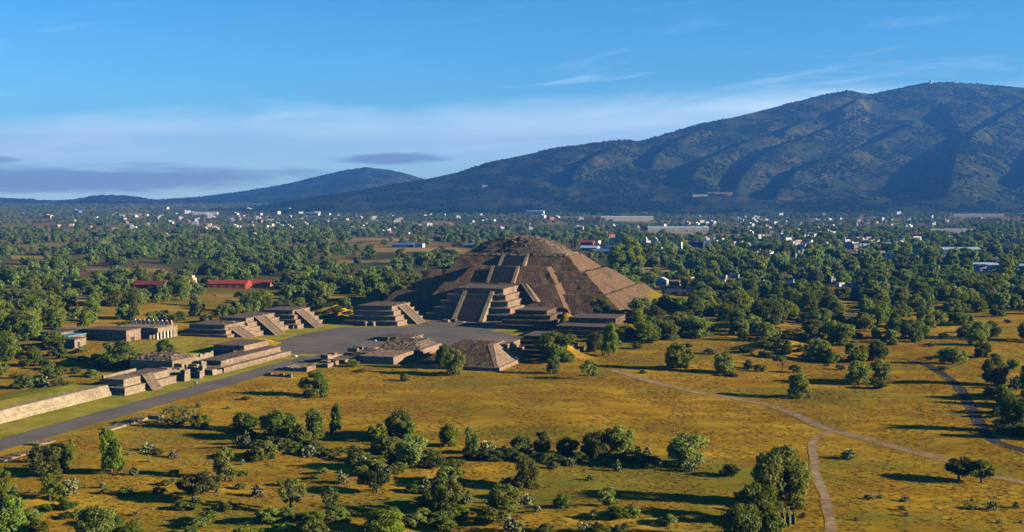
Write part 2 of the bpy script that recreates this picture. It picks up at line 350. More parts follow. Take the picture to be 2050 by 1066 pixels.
GUL = [[(1520, 280, 14, 20), (1440, 312, 20, 50), (1385, 338, 24, 75), (1362, 368, 22, 50)],
       [(1725, 238, 10, 20), (1640, 270, 18, 50), (1545, 305, 24, 70), (1490, 338, 30, 85), (1455, 372, 28, 50)],
       [(1830, 250, 10, 20), (1740, 295, 18, 48), (1640, 330, 24, 65), (1570, 362, 28, 75), (1530, 392, 30, 50)],
       [(1885, 215, 10, 25), (1872, 240, 22, 60), (1905, 275, 20, 50), (1890, 305, 34, 90), (1862, 345, 52, 140), (1848, 392, 55, 110)],
       [(2075, 195, 12, 30), (1990, 240, 20, 60), (1945, 275, 22, 65), (1925, 296, 20, 40)],
       [(1715, 205, 8, 14), (1690, 220, 12, 34), (1665, 236, 12, 20)], [(1625, 248, 10, 16), (1580, 262, 14, 34), (1558, 272, 12, 18)],
       [(1400, 270, 10, 20), (1330, 300, 16, 38), (1290, 330, 16, 25)], [(1230, 300, 14, 20), (1160, 335, 18, 38), (1130, 365, 16, 20)],
       [(2160, 220, 14, 30), (2070, 300, 26, 75), (2020, 380, 34, 70)]]
HV = []
HV.append(hill('mountain', MAIN_SKY, [(420, 4300), (900, 4300), (1400, 4300), (2400, 4500)], [(420, 5000), (850, 5500), (1240, 6100), (1840, 7500), (2400, 8200)], 420, 2400, 760, 150, .62, 26, GUL, 3.0))
HV.append(hill('hill', [(180, 412), (280, 403), (400, 395), (480, 385), (560, 372), (640, 353), (690, 341), (735, 336), (780, 341), (820, 351), (850, 360), (920, 382), (1000, 412)],
     [(180, 6600), (1000, 6600)], [(180, 8600), (1000, 8600)], 180, 1000, 260, 60, .55, 45, (), 9.0))
HV.append(hill('hill', [(-300, 404), (-100, 398), (0, 396), (60, 399), (110, 403), (150, 399), (200, 391), (250, 392), (300, 399), (360, 402), (440, 402), (520, 406), (620, 418)],
     [(-300, 6000), (620, 6000)], [(-300, 7600), (620, 7600)], -300, 620, 260, 50, .6, 28, (), 14.0))

# ------------------------------------------------------------------ paved precinct, lawns, paths
FOOT = []                                   # footprints (u0,u1,w0,w1) kept free of trees and grass
def sheet(name, pts_uw, z, mat, jit=.55):
    P = []
    for i, a in enumerate(pts_uw):
        b = pts_uw[(i + 1) % len(pts_uw)]; L = math.hypot(b[0] - a[0], b[1] - a[1]); k = max(1, int(L / 2.2))
        for j in range(k):
            t = j / k; e = jit if 0 < j else 0
            P.append((a[0] + (b[0] - a[0]) * t + random.uniform(-e, e), a[1] + (b[1] - a[1]) * t + random.uniform(-e, e)))
    W = [(*W2(*p), z) for p in P]; tris = tessellate_polygon([[Vector(p) for p in W]])
    me = bpy.data.meshes.new(name); me.from_pydata(W, [], [tuple(t) for t in tris]); me.materials.append(mat); me.update()
    bm = bmesh.new(); bm.from_mesh(me); bmesh.ops.recalc_face_normals(bm, faces=bm.faces)
    for f in bm.faces:
        if f.normal.z < 0: f.normal_flip()
    bm.to_mesh(me); bm.free(); return tag(link(name, me), kind='structure')
PLAZA = [(-231.5, 462), (-220, 470), (-206, 474), (-196, 506), (-184, 510), (-164, 478), (-152, 484), (-149, 512), (-151, 542), (-172, 566), (-188, 590), (-188, 640), (-246, 652), (-246, 624), (-233, 622), (-233, 596),
         (-240, 580), (-266, 572), (-270, 540), (-268, 508), (-250, 478)]
sheet('lawn', [(-249, 180), (-231.3, 180), (-231.3, 462), (-250, 478), (-266, 506), (-268, 540), (-266, 572), (-240, 581), (-240, 588), (-300, 588), (-300, 500), (-262, 470), (-245, 470)], .03, M['lawn'])
sheet('avenue', [(-231.3, 180), (-220, 180), (-220, 470), (-231.5, 462)], .06, M['pave'])
sheet('plaza', PLAZA, .064, M['pave'])
sheet('lawn', [(-186, 577), (-153, 566), (-146, 556), (-146, 576), (-186, 590)], .09, M['lawn'])
sheet('lawn', [(-236, 461), (-229, 461), (-226, 468), (-235, 469)], .10, M['lawn'])
def draped(name, u0, u1, w0, w1, dz, mat):
    n, k = int((u1 - u0) / 2), int((w1 - w0) / 2); V = []
    for i in range(n + 1):
        for j in range(k + 1):
            u, w = u0 + (u1 - u0) * i / n, w0 + (w1 - w0) * j / k; e = 1.5 if i in (0, n) or j in (0, k) else 0; X, Y = W2(u + random.uniform(-e, e), w + random.uniform(-e, e)); V.append((X, Y, gz(X, Y) + dz))
    me = bpy.data.meshes.new(name); me.from_pydata(V, [], [(i * (k + 1) + j, (i + 1) * (k + 1) + j, (i + 1) * (k + 1) + j + 1, i * (k + 1) + j + 1) for i in range(n) for j in range(k)]); me.materials.append(mat); me.update()
    return tag(link(name, me), kind='structure')
draped('lawn', -316, -264, 412, 486, .06, M['lawn'])
FOOT += [(-248, -218, 150, 480), (-262, -150, 470, 640), (-300, -150, 500, 690)]
PATHS = []
FIELDS = [(742, 935, 496, 505), (1262, 1345, 537, 553), (1275, 1420, 463, 470), (1345, 1560, 470, 476), (1480, 1640, 448, 456), (690, 880, 478, 482), (0, 90, 534, 542), (20, 110, 512, 519), (170, 330, 538, 546), (660, 780, 520, 527),
    (1840, 1900, 538, 543), (1190, 1350, 452, 458), (560, 690, 452, 457), (300, 430, 470, 474), (1660, 1800, 441, 446), (930, 1040, 468, 472), (430, 560, 590, 597), (100, 190, 595, 603), (655, 720, 592, 600)]
def mk_field(t):
    P = pos(t); a = t.noise(t.vmul(P, (.2, 1, 1)), .05, 4, .6)
    return t.mix(t.mr(a, .35, .65), (.26, .18, .055), (.42, .28, .105))
M['field'] = material('stubble_field', mk_field, 1, 0)
for x0, x1, y0, y1 in FIELDS:
    V = []; n, k = 16, 6
    for i in range(n + 1):
        for j in range(k + 1):
            X, Y = at_plane(x0 + (x1 - x0) * i / n + (y1 - y0) * j / k * random.uniform(.4, .6), y0 + (y1 - y0) * j / k + random.uniform(-.6, .6) * (j in (0, k)), float(terrain(*at_plane((x0 + x1) / 2, (y0 + y1) / 2)))); V.append((X, Y, gz(X, Y) + .25))
    me = bpy.data.meshes.new('field'); me.from_pydata(V, [], [(i * (k + 1) + j, i * (k + 1) + j + 1, (i + 1) * (k + 1) + j + 1, (i + 1) * (k + 1) + j) for i in range(n) for j in range(k)]); me.materials.append(M['field']); me.update()
    if me.polygons[0].normal.z < 0: me.flip_normals()
    tag(link('field', me), kind='structure')
def ribbon(name, pts, width, mat, dz=.05):
    P = [px(*p) for p in pts]; C = []
    for i in range(len(P) - 1):
        p0, p1, p2, p3 = [Vector(P[min(max(i + k, 0), len(P) - 1)]) for k in (-1, 0, 1, 2)]
        n = max(2, int((p2 - p1).length / 2.2))
        for j in range(n):
            t = j / n; C.append(.5 * ((2 * p1) + (p2 - p0) * t + (2 * p0 - 5 * p1 + 4 * p2 - p3) * t * t + (3 * p1 - p0 - 3 * p2 + p3) * t ** 3))
    C.append(Vector(P[-1])); V, Fc, nw, ED = [], [], 8, []; width *= 1.45
    for i, c in enumerate(C):
        d = (C[min(i + 1, len(C) - 1)] - C[max(i - 1, 0)]); d.z = 0; d.normalize(); s = Vector((d.y, -d.x, 0))
        tp = min(1, .75 + .25 * i / 8); wl = tp * width * (.5 + .16 * mnoise.noise(Vector((i * .21, 1, 0)))); wr = tp * width * (.5 + .16 * mnoise.noise(Vector((i * .21, 7, 0))))
        for k in range(nw + 1):
            q = c + s * (-wl + (wl + wr) * k / nw); V.append((q.x, q.y, gz(q.x, q.y) + dz)); ED.append(abs(2 * k / nw - 1))
        PATHS.append((c.x, c.y, width))
    for i in range(len(C) - 1):
        for k in range(nw): a = i * (nw + 1) + k; Fc.append((a, a + 1, a + nw + 2, a + nw + 1)[::-1])
    me = bpy.data.meshes.new(name); me.from_pydata(V, [], Fc); me.materials.append(mat); me.update()
    at = me.attributes.new('edge', 'FLOAT', 'POINT'); at.data.foreach_set('value', ED)
    if me.polygons[0].normal.z < 0: me.flip_normals()
    return tag(link(name, me), kind='structure')
ribbon('path', [(1222, 741), (1260, 751), (1310, 766), (1400, 786), (1480, 800), (1560, 818), (1610, 838), (1650, 856), (1750, 884), (1850, 910), (1920, 930), (1975, 950), (2060, 968), (2150, 985)], 3.3, M['path'])
ribbon('path', [(1668, 862), (1640, 872), (1626, 890), (1630, 920), (1634, 950), (1648, 985), (1660, 1030), (1666, 1075), (1670, 1130)], 1.75, M['path'], .054)
ribbon('road', [(1790, 718), (1830, 724), (1870, 738), (1905, 762), (1930, 790), (1948, 822), (1965, 853), (1990, 882), (2060, 905), (2140, 925)], 2.5, M['track'], .058)
ribbon('path', [(1760, 722), (1700, 716), (1640, 722)], 2.0, M['track'], .05)

# ------------------------------------------------------------------ stepped stone structures (built in the city's axes)
def site(name, label, cat, u, w, group=None): return thing(name, label, cat, (*W2(u, w), 0), -AX, group)
ROT = -AX
def roughen(me, cut, amp, seed=0.0):
    bm = bmesh.new(); bm.from_mesh(me)
    for _ in range(6):
        es = [e for e in bm.edges if e.calc_length() > cut * 1.5]
        if not es: break
        bmesh.ops.subdivide_edges(bm, edges=es, cuts=1, use_grid_fill=True)
    bmesh.ops.triangulate(bm, faces=bm.faces)
    for v in bm.verts:
        p = v.co; v.co = p + amp * Vector((mnoise.noise(p * .9 + Vector((seed, 0, 0))), mnoise.noise(p * .9 + Vector((9, seed, 0))), 1.2 * mnoise.noise(p * .7 + Vector((0, 5, seed)))))
    bm.to_mesh(me); bm.free()
def tier_mb(u0, u1, w0, w1, z0, h, slope):
    """one talud-tablero step: a battered foot and a slightly proud upright panel with a cornice"""
    m = MB(); a = h * .42; i = slope
    m.frustum(u0, u1, w0, w1, z0, u0 + i, u1 - i, w0 + i, w1 - i, z0 + a)
    p = i * .55; m.box(u0 + p, u1 - p, w0 + p, w1 - p, z0 + a - .003, z0 + h - .22)
    m.box(u0 + p - .16, u1 - p + .16, w0 + p - .16, w1 - p + .16, z0 + h - .225, z0 + h); return m
def stair_mb(side, c, hw, b0, b1, z0, z1, n, bw):
    """flight of n steps rising from b0 (foot) to b1 (head) with two balustrades; side 'S' climbs along w, 'E' climbs along -u"""
    st, ba, bb = MB(), MB(), MB()
    def q(mb, lo, hi, prof):              # extrude a profile [(b,z)] across lo..hi
        vs = []
        for x in (lo, hi):
            for b, z in prof: vs.append((x, b, z) if side == 'S' else (b, x, z))
        k = len(prof); fs = [tuple(range(k)), tuple(range(2 * k - 1, k - 1, -1))] + [(i, (i + 1) % k + 0, k + (i + 1) % k, k + i)[::-1] for i in range(k)]
        mb.add(vs, fs)
    prof = [(b0, z0)]
    for i in range(n):
        b = b0 + (b1 - b0) * i / n; prof += [(b, z0 + (z1 - z0) * (i + 1) / n), (b0 + (b1 - b0) * (i + 1) / n, z0 + (z1 - z0) * (i + 1) / n)]
    prof.append((b1, z0)); q(st, c - hw + bw, c + hw - bw, prof)
    e = (b0 - b1) * .03; up = .55
    for mb, lo, hi in ((ba, c - hw, c - hw + bw - .003), (bb, c + hw - bw + .003, c + hw)):
        q(mb, lo, hi, [(b0 + e, z0), (b0 + e, z0 + up * .6), (b1, z1 + up), (b1, z0)])
    return st, ba, bb
def fix(me):
    bm = bmesh.new(); bm.from_mesh(me); bmesh.ops.recalc_face_normals(bm, faces=bm.faces); bm.to_mesh(me); bm.free()
def add_stair(root, ou, ow, side, c, hw, b0, b1, z0, z1, n, bw, mat='stair'):
    mbs = stair_mb(side, c - (ou if side == 'S' else ow), hw, b0 - (ow if side == 'S' else ou), b1 - (ow if side == 'S' else ou), z0, z1, n, bw)
    s = mbs[0].obj('staircase', M[mat], root); fix(s.data)
    for b in mbs[1:]: o = b.obj('balustrade', M['plat'], s); fix(o.data)
def stepped(name, label, u0, u1, w0, w1, z0, hs, inset, slope, mat='plat', stair=None, group=None, top=True):
    ou, ow = (u0 + u1) / 2, w0; root = site(name, label, 'platform', ou, ow, group); z = z0
    a = [u0 - ou, u1 - ou, 0, w1 - w0]
    for k, h in enumerate(hs):
        m = tier_mb(*a, z, h, slope); o = m.obj('tier', M[mat], root); roughen(o.data, 2.4, .13, k + u0); z += h; a = [a[0] + inset, a[1] - inset, a[2] + inset, a[3] - inset]
    if top:
        t = MB(); e = inset - slope * .3; t.box(a[0] - e, a[1] + e, a[2] - e, a[3] + e, z - .05, z + .12); t.obj('top_surface', M['pyr_top'], root)
    if stair: add_stair(root, ou, ow, *stair)
    FOOT.append((u0 - 2, u1 + 2, w0 - 2, w1 + 2)); return root
WG = 'stepped platforms along the plaza'
stepped('stepped_platform', 'four-tiered stone platform with ramp-like stair beside the great pyramid, ruined low walls at its foot', -269.5, -238.3, 584.3, 621.5, 0, [2.5] * 4, 1.75, .9, stair=('E', 604.5, 6.2, -233.5, -245, 0, 10.1, 16, 1.3), group=WG)
stepped('stepped_platform', 'four-tiered stone platform with bright stair standing next to the round grassy mound', -310.5, -282, 557, 588, 0, [2.25] * 4, 1.7, .9, stair=('E', 570, 5.2, -276.6, -288.5, 0, 9.1, 15, 1.1), group=WG)
stepped('stepped_platform', 'middle one of the three stepped platforms west of the plaza, with a broad central stair', -311.5, -286, 516, 556, 0, [2.2] * 4, 1.7, .9, stair=('E', 534.5, 5.2, -280.5, -292, 0, 8.9, 15, 1.1), group=WG)
stepped('stepped_platform', 'low three-tiered platform between the columned palace and the grass terrace', -311, -285.5, 493.5, 519, 1.4, [2.2, 2.2, 2.1], 1.5, .8, stair=('E', 505.5, 5.2, -281, -292, 1.4, 8.0, 12, 1.1), group=WG)
stepped('stepped_platform', 'wide dark four-tiered platform abutting the foot of the great pyramid stair', -187, -153, 588, 624, 0, [2.3] * 4, 2.6, 1.3, 'pyr', group=WG)
stepped('stepped_platform', 'long low two-stage dark platform half hidden by leafy trees beside the pyramid', -151, -119, 557, 604, -.5, [2.1, 2.1, 1.9], 1.6, .8, 'pyr', group=WG)
stepped('stepped_platform', 'single dark step with flat brown top set back on the low two-stage platform', -145.5, -121, 576, 600, 5.6, [2.6], 1.6, .8, 'pyr', group=WG)
stepped('stepped_platform', 'shadowed five-stepped platform behind the big bushy tree at the plaza edge', -154, -122, 480, 520, 0, [1.7] * 5, 2.6, 1.1, 'pyr', group=WG)
def sloped_platform():
    ou, ow = -155, 442; r = site('stepped_platform', 'ruined platform with a long sloping back of dark rubble facing the meadow', 'platform', ou, ow, WG)
    m = MB(); m.box(-19, 16.5, 0, 40, -.4, 1.5); m.obj('base_wall', M['plat'], r)
    m = MB(); m.frustum(-18, 15, 1.2, 39, 1.5, -10, 5.6, 21.5, 36, 7.5); o = m.obj('rubble_slope', M['slope'], r); roughen(o.data, 2.0, .30)
    m = MB(); m.frustum(14.2, 15.6, .9, 39, 1.503, 4.6, 7.2, 21.8, 36, 7.75); m.obj('stone_ramp', M['plat'], r)
    for a in ((-6, 11.5, 27, 45, 0, 7.3), (-4, 13.8, 30, 48, 0, 4.6)):
        m = MB(); m.box(*a); m.obj('tier', M['plat'], r)
    FOOT.append((-176, -138, 440, 492))
sloped_platform()
def altar():
    r = site('altar_platform', 'low square altar platform with small stairs in the middle of the paved plaza', 'platform', -216, 532)
    m = tier_mb(-9, 9, -8.5, 8.5, 0, 1.75, .8); m.obj('tier', M['plat'], r)
    m = MB(); m.box(-8.3, 8.3, -7.8, 7.8, 1.7, 1.82); m.obj('top_surface', M['pyr_top'], r)
    add_stair(r, 0, 0, 'S', 0, 2.4, -10.5, -8.2, 0, 1.8, 6, .7); add_stair(r, 0, 0, 'E', 0, 2.4, 10.5, 8.2, 0, 1.8, 6, .7)
    FOOT.append((-227, -205, 521, 543))
altar()
def moon():
    ou, ow = -210, 652; r = site('stepped_pyramid', 'great stepped stone pyramid with stacked central stairs and a rubble dome on top', 'pyramid', ou, ow)
    def fr(name, b, t, mat='pyr', cut=3.6, amp=.5, seed=0.0):
        m = MB(); m.frustum(b[0] - ou, b[1] - ou, b[2] - ow, b[3] - ow, b[4], t[0] - ou, t[1] - ou, t[2] - ow, t[3] - ow, t[4])
        o = m.obj(name, M[mat], r); roughen(o.data, cut, amp, seed); return o
    fr('tier', (-287, -131, 660, 800, -.5), (-275, -147.5, 671, 785, 11.7), seed=1)
    fr('tier', (-270.5, -149.5, 679, 778, 11.4), (-262.5, -164, 691, 752, 23.5), seed=2)
    fr('tier', (-250, -167.5, 695, 752, 23.2), (-245, -177, 703, 738, 32.3), seed=3)
    fr('front_buttress', (-256, -163.5, 651, 690, -.4), (-244, -177, 670.5, 690, 17.5), seed=4)
    fr('front_buttress', (-239.5, -177.5, 675.5, 700, 17.3), (-232.5, -186, 685.5, 700, 26.3), seed=5)
    # ledge blocks and the collapsed dome
    n, k = 46, 30; V, Fc = [], []
    for i in range(k + 1):
        q = i / k
        for j in range(n):
            a = 2 * math.pi * j / n; sx = 1 / max(abs(math.cos(a)) ** 4 + abs(math.sin(a)) ** 4, .2) ** .25
            x, y = 33.0 * q * sx * math.cos(a), 15.5 * q * sx * math.sin(a)
            h = 11.6 * (1 - q ** 2.1) ** .8 + 1.2 * mnoise.noise(Vector((x * .22, y * .22, 3))) * (1 - q) + .9 * mnoise.noise(Vector((x * .6, y * .6, 1)))
            h -= 1.6 * math.exp(-((x + 8) / 6) ** 2 - ((y + 9) / 5) ** 2)
            V.append((x - 1, y + 70 - 3, 32.2 + h))
    for i in range(k):
        for j in range(n): Fc.append((i * n + j, i * n + (j + 1) % n, (i + 1) * n + (j + 1) % n, (i + 1) * n + j)[::-1])
    m = MB(); m.add(V, Fc)
    for _ in range(150):
        a, q = random.uniform(0, 6.28), random.uniform(.45, 1.03); x, y = 33 * q * math.cos(a) - 1, 15.5 * q * math.sin(a) + 67; s = random.uniform(.4, 1.1)
        z = 32.2 + 11.6 * max(0, 1 - q ** 2.1) ** .8; m.obox((x, y), (s * 1.6, s), random.uniform(0, 3), z - .6, z + s * .7)
    m.obj('rubble_dome', M['rubble'], r)
    m = MB(); m.frustum(-33.5, 31.5, 50.5, 84, 32.2, -32.5, 30.5, 52, 84, 33.6); o = m.obj('ruined_ledge', M['rubble'], r); roughen(o.data, 1.6, .4, 8)
    # stairs of the main body
    add_stair(r, ou, ow, 'S', -210.5, 8.6, 673.0, 684.0, 17.4, 26.6, 22, 1.9)
    add_stair(r, ou, ow, 'S', -210.0, 8.4, 693.5, 704.0, 26.2, 33.0, 18, 1.7)
    m = MB(); m.frustum(-1 + 8.2, 9.4 + .4, 52, 62, 33, -1 + 8.6, 9.8, 58, 62, 40.0); m.obj('balustrade', M['plat'], r)
    # the stepped forebuilding with its five bodies and broad stair
    f = link('forebuilding', None, r)
    a = [-239 + 212 - 2, -188 + 210 + 0.0, 625 - 652, 674 - 652]; z = 0; hs = [3.4, 3.4, 3.3, 3.3, 3.3]
    for k, h in enumerate(hs):
        mb = tier_mb(*a, z, h, 1.1); roughen(mb.obj('tier', M['plat'], f).data, 2.4, .14, k); z += h; a = [a[0] + 2.9, a[1] - 2.35, a[2] + 3.4, a[3]]
    m = MB(); m.box(a[0] - 2.0, a[1] + 1.6, a[2] - 2.6, a[3] + 2, z - .05, z + .14); m.obj('top_surface', M['pyr_top'], f)
    mbs = stair_mb('S', -2.2, 9.0, 618.5 - ow, 641.5 - ow, 0, 16.8, 40, 2.2)
    for nm, mb, mt in (('stair_flight', mbs[0], 'stair'), ('stair_rail', mbs[1], 'pale'), ('stair_rail', mbs[2], 'pale')): fix(mb.obj(nm, M[mt], f).data)
    # narrow masonry spine climbing the buttress beside the forebuilding
    m = MB(); m.frustum(24.6, 25.6, 3, 12, 9, 13.6, 14.6, 17.2, 21, 17.6); m.obj('masonry_spine', M['pale'], r)
    m = MB(); m.frustum(26.6, 27.6, 3, 12, 8.6, 15.6, 16.6, 17.2, 21, 17.6); m.obj('masonry_spine', M['plat'], r)
    FOOT.append((-290, -130, 610, 805))
moon()

# ---- avenue side: retaining wall, small platforms, ruins
def rough_wall(name, label, u0, u1, w0, w1, z0, h, jit, mat='plat', group='ruined walls along the avenue', cat='ruin', taper=.25):
    r_u, r_w = (u0 + u1) / 2, (w0 + w1) / 2; me = MB(); n = max(2, int(max(u1 - u0, w1 - w0) / 1.6)); along = (w1 - w0) >= (u1 - u0)
    zs = [h * (1 + jit * random.uniform(-1, 1)) for _ in range(n)]
    for i in range(n):
        a, b = i / n, (i + 1) / n
        q = (u0 - r_u, u1 - r_u, w0 - r_w + (w1 - w0) * a, w0 - r_w + (w1 - w0) * b) if along else (u0 - r_u + (u1 - u0) * a, u0 - r_u + (u1 - u0) * b, w0 - r_w, w1 - r_w)
        t = taper
        if along: me.frustum(*q, z0, q[0] + t, q[1] - t, q[2] + .003 * (i % 2), q[3], z0 + zs[i])
        else: me.frustum(*q, z0, q[0] + .003 * (i % 2), q[1], q[2] + t, q[3] - t, z0 + zs[i])
    o = me.obj(name, M[mat]); o.location = (*W2(r_u, r_w), 0); o.rotation_euler = (0, 0, ROT); FOOT.append((u0 - 1, u1 + 1, w0 - 1, w1 + 1))
    return tag(o, label, cat, group)
def retaining():
    u, w = -248, 265; r = site('retaining_wall', 'long pale stone retaining wall with battered face edging the avenue lawn', 'wall', u, w)
    m = MB(); m.frustum(-3.2, 1.4, -100, 85.5, -.2, -3.2, 1.0, -100, 85.5, 1.5); o = m.obj('wall_foot', M['lime'], r); roughen(o.data, 2, .12)
    m = MB(); m.frustum(-3.2, .8, -100, 85.2, 1.45, -3.2, -.4, -100, 85.2, 3.5); o = m.obj('wall_face', M['lime'], r); roughen(o.data, 2.2, .06)
    FOOT.append((-254, -246, 150, 352))
retaining()
def bank(name, u0, u1, w0, w1, h, run, mat):       # earth fill behind the wall, falling away to the west
    m = MB(); m.frustum(u0 - run, u1, w0, w1, -.5, u0, u1, w0, w1, h); o = m.obj(name, mat); o.location = (*W2(0, 0), 0); o.rotation_euler = (0, 0, ROT); roughen(o.data, 3, .12)
    return tag(o, kind='structure')
bank('terrain', -262, -250.2, 160, 350, 3.15, 26, M['lawn'])
def k_platform():
    ou, ow = -244, 350; r = site('avenue_platform', 'small two-tiered pale platform with a sloping stair joined to the long retaining wall', 'platform', ou, ow)
    for a, z0, h in (((-7, 2.5, 0, 12.2), -.1, 2.8), ((-9, .6, 2.2, 13), 2.7, 2.5), ((-7, 2.3, 18.6, 32), -.1, 2.7), ((-7, .4, 18.6, 30), 2.6, 2.3)):
        tier_mb(*a, z0, h, .35).obj('tier', M['pale'], r)
    m = MB(); m.box(-8.6, .2, 2.6, 30, 5.0, 5.12); m.obj('top_surface', M['pyr_top'], r)
    m = MB(); m.box(-8.6, -7.9, 3, 22, 5.1, 6.1); m.obj('parapet', M['pale'], r)
    m = MB(); m.frustum(.4, 5.2, 12.3, 18.5, -.1, .4, .9, 12.3, 18.5, 5.6); o = m.obj('staircase', M['stair'], r); roughen(o.data, .9, .1)
    FOOT.append((-258, -236, 348, 384))
k_platform()
def k_house():
    ou, ow = -262, 404; r = site('ruined_building', 'roofless stone building with rubble on top and a small doorway in its sunlit wall', 'building', ou, ow)
    m = MB(); m.box(-10, 8.2, -6, -5.2, 0, 5.2); m.box(-10, 8.2, 9, 9.8, 0, 5.0); m.box(-10, -9.2, -5.2, 9, 0, 5)
    m.box(7.4, 8.2, -5.197, -1, 0, 5.2); m.box(7.4, 8.2, 1, 8.997, 0, 5.2); m.box(7.4, 8.2, -.997, .997, 2.9, 5.2); m.obj('wall', M['pale'], r)
    m = MB(); m.frustum(-9.5, 7.8, -5.5, 9.4, 5.0, -7, 5.6, -3, 7.4, 6.9); o = m.obj('rubble_roof', M['rubble'], r); roughen(o.data, 1.0, .5)
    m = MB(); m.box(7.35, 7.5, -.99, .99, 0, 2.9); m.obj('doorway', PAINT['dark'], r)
    m = MB(); m.box(8.2, 8.45, -1.25, -.95, 0, 3.0); m.box(8.2, 8.45, .95, 1.25, 0, 3.0); m.box(8.2, 8.45, -1.3, 1.3, 3.0, 3.3); m.obj('door_frame', M['stair'], r)
    FOOT.append((-274, -252, 396, 416))
k_house()
stepped('avenue_platform', 'long low two-tiered platform of worn masonry running beside the avenue lawn', -254, -237.5, 408, 464, -.1, [2.0, 2.1], 3.2, .9, 'plat')
stepped('avenue_platform', 'upper flat-topped stone block standing at the plaza end of the long low platform', -262, -247.5, 441, 462, 4.1, [2.1], 1.0, .4, 'plat')
k = 0
for (u0, u1, w0, w1, h, j, lab) in ((-246, -240.2, 384.5, 388.5, 3.4, .35, 'crumbling pale wall stump just past the small two-tiered platform'), (-250, -246.2, 383, 396, 4.2, .3, 'ragged pale wall behind the crumbling stump'),
        (-243.5, -238.6, 392, 394.5, 2.4, .4, 'broken cross wall in the sunlit ruin gap'), (-252, -241, 398, 399.6, 3.2, .45, 'jagged cross wall below the roofless building'),
        (-244, -238.4, 401, 408, 2.0, .35, 'low broken wall where the long platform begins'), (-249, -245, 401, 408, 3.9, .3, 'taller broken wall at the long platform start'),
        (-266, -252, 380, 381.2, 3.0, .4, 'thin ruined wall in dry grass behind the small platform'), (-284, -262, 415, 416.2, 2.2, .3, 'low dark wall edging the raised grass terrace'),
        (-262, -261, 418, 440, 3.4, .25, 'line of pale stones along the raised grass terrace'), (-264, -257, 448, 449.2, 4.5, .3, 'pale rubble wall running up to the upper stone block')):
    rough_wall('ruined_wall', lab, u0, u1, w0, w1, -.2, h, j, 'pale')
for (u0, u1, w0, w1, h, j, lab) in ((-214, -205.5, 431, 437, 1.9, .3, 'ruined wall block behind the bushy tree by the avenue'), (-213, -206.2, 439.5, 443, 1.9, .35, 'small lit wall stub among avenue ruins'),
        (-211, -203.5, 443.5, 457, 2.2, .15, 'longest sunlit ruined wall between avenue and meadow'), (-210.5, -204.5, 460.5, 463.5, 1.8, .4, 'tumbled wall stub beside the long sunlit wall'),
        (-206, -198.8, 455, 471, 3.2, .12, 'taller ruined wall block with a green bush growing at its end'), (-215, -211.4, 444, 458, 3.0, .3, 'dark jagged wall line along the avenue edge'),
        (-212, -207, 460, 470, 3.4, .3, 'dark jagged wall joining the rubble-topped platform'), (-219, -209, 420, 428, 1.7, .2, 'low shadowed stone block reaching onto the avenue'),
        (-219.5, -208, 405, 406.5, 1.2, .3, 'low pink stone kerb wall in front of the bushy tree')):
    rough_wall('ruined_wall', lab, u0, u1, w0, w1, -.2, h, j, 'plat')
def g_platform():
    ou, ow = -193, 448; r = site('ruined_platform', 'ruined platform heaped with brown rubble on the meadow side of the plaza', 'platform', ou, ow)
    m = MB(); m.box(-6.5, 8.2, 0, 22, -.2, 3.2); o = m.obj('lower_terrace', M['plat'], r); roughen(o.data, 2, .1)
    m = MB(); m.box(-12.8, 9.6, 26.4, 52, -.2, 2.9); o = m.obj('wall', M['plat'], r); roughen(o.data, 2, .12)
    m = MB(); m.box(-13, -9.8, 22, 28, -.2, 3.5); m.obj('wall', M['plat'], r)
    m = MB(); m.frustum(-12, 8.4, 27.5, 51.5, 2.8, -8.5, 4.5, 33, 48.5, 5.2); o = m.obj('rubble_mound', M['rubble'], r); roughen(o.data, 1.2, .45)
    FOOT.append((-208, -182, 446, 502))
g_platform()
for i, (x, y, L) in enumerate(((690, 648, 3.2), (714, 649, 3.4), (732, 653, 2.2), (748, 653, 2.2), (764, 651, 3.8))):
    X, Y = at_plane(x, y); u, w = L2(X, Y)
    rough_wall('ruined_wall', ['low sunlit wall stub at the shady far end of the platform foot', 'second wall stub along the shady platform foot, broad and pale', 'small broken stub, middle of five at the platform foot',
        'small pale stub next to the middle one at the platform foot', 'wide pale stub by the stair corner of the platform foot'][i], u - L / 2, u + L / 2, w - 2.2, w + 2.2, -.1, 2.0, .25, 'pale', 'wall stubs at the platform foot')
for (x, y, L, h, c, lab) in ((893, 645, 4, 1.3, 'plat', 'low brown stone block at the foot of the great stair'), (905, 644, 5, 1.5, 'stair', 'reddish low stone block at the foot of the great stair'), (921, 646, 5, 1.1, 'pale', 'pale stone kerb just before the great stair'),
        (30, 915, 13, .7, 'plat', 'low dark stone foundation beside the avenue at the picture corner'), (262, 846, 12, .8, 'plat', 'dark sunken wall between the avenue and the wispy bush'), (312, 838, 3, 1.2, 'pale', 'bright rock outcrop by the wispy bush'),
        (230, 856, 9, .6, 'pale', 'thin pale kerb line along the avenue edge'), (84, 888, 7, .7, 'pale', 'short pale kerb at the avenue edge near the tall trees')):
    X, Y = at_plane(x, y); u, w = L2(X, Y); along = x < 400
    rough_wall('ruined_wall', lab, u - (2 if along else L / 2), u + (2 if along else L / 2), w - (L / 2 if along else 2), w + (L / 2 if along else 2), -.3, h, .3, c)
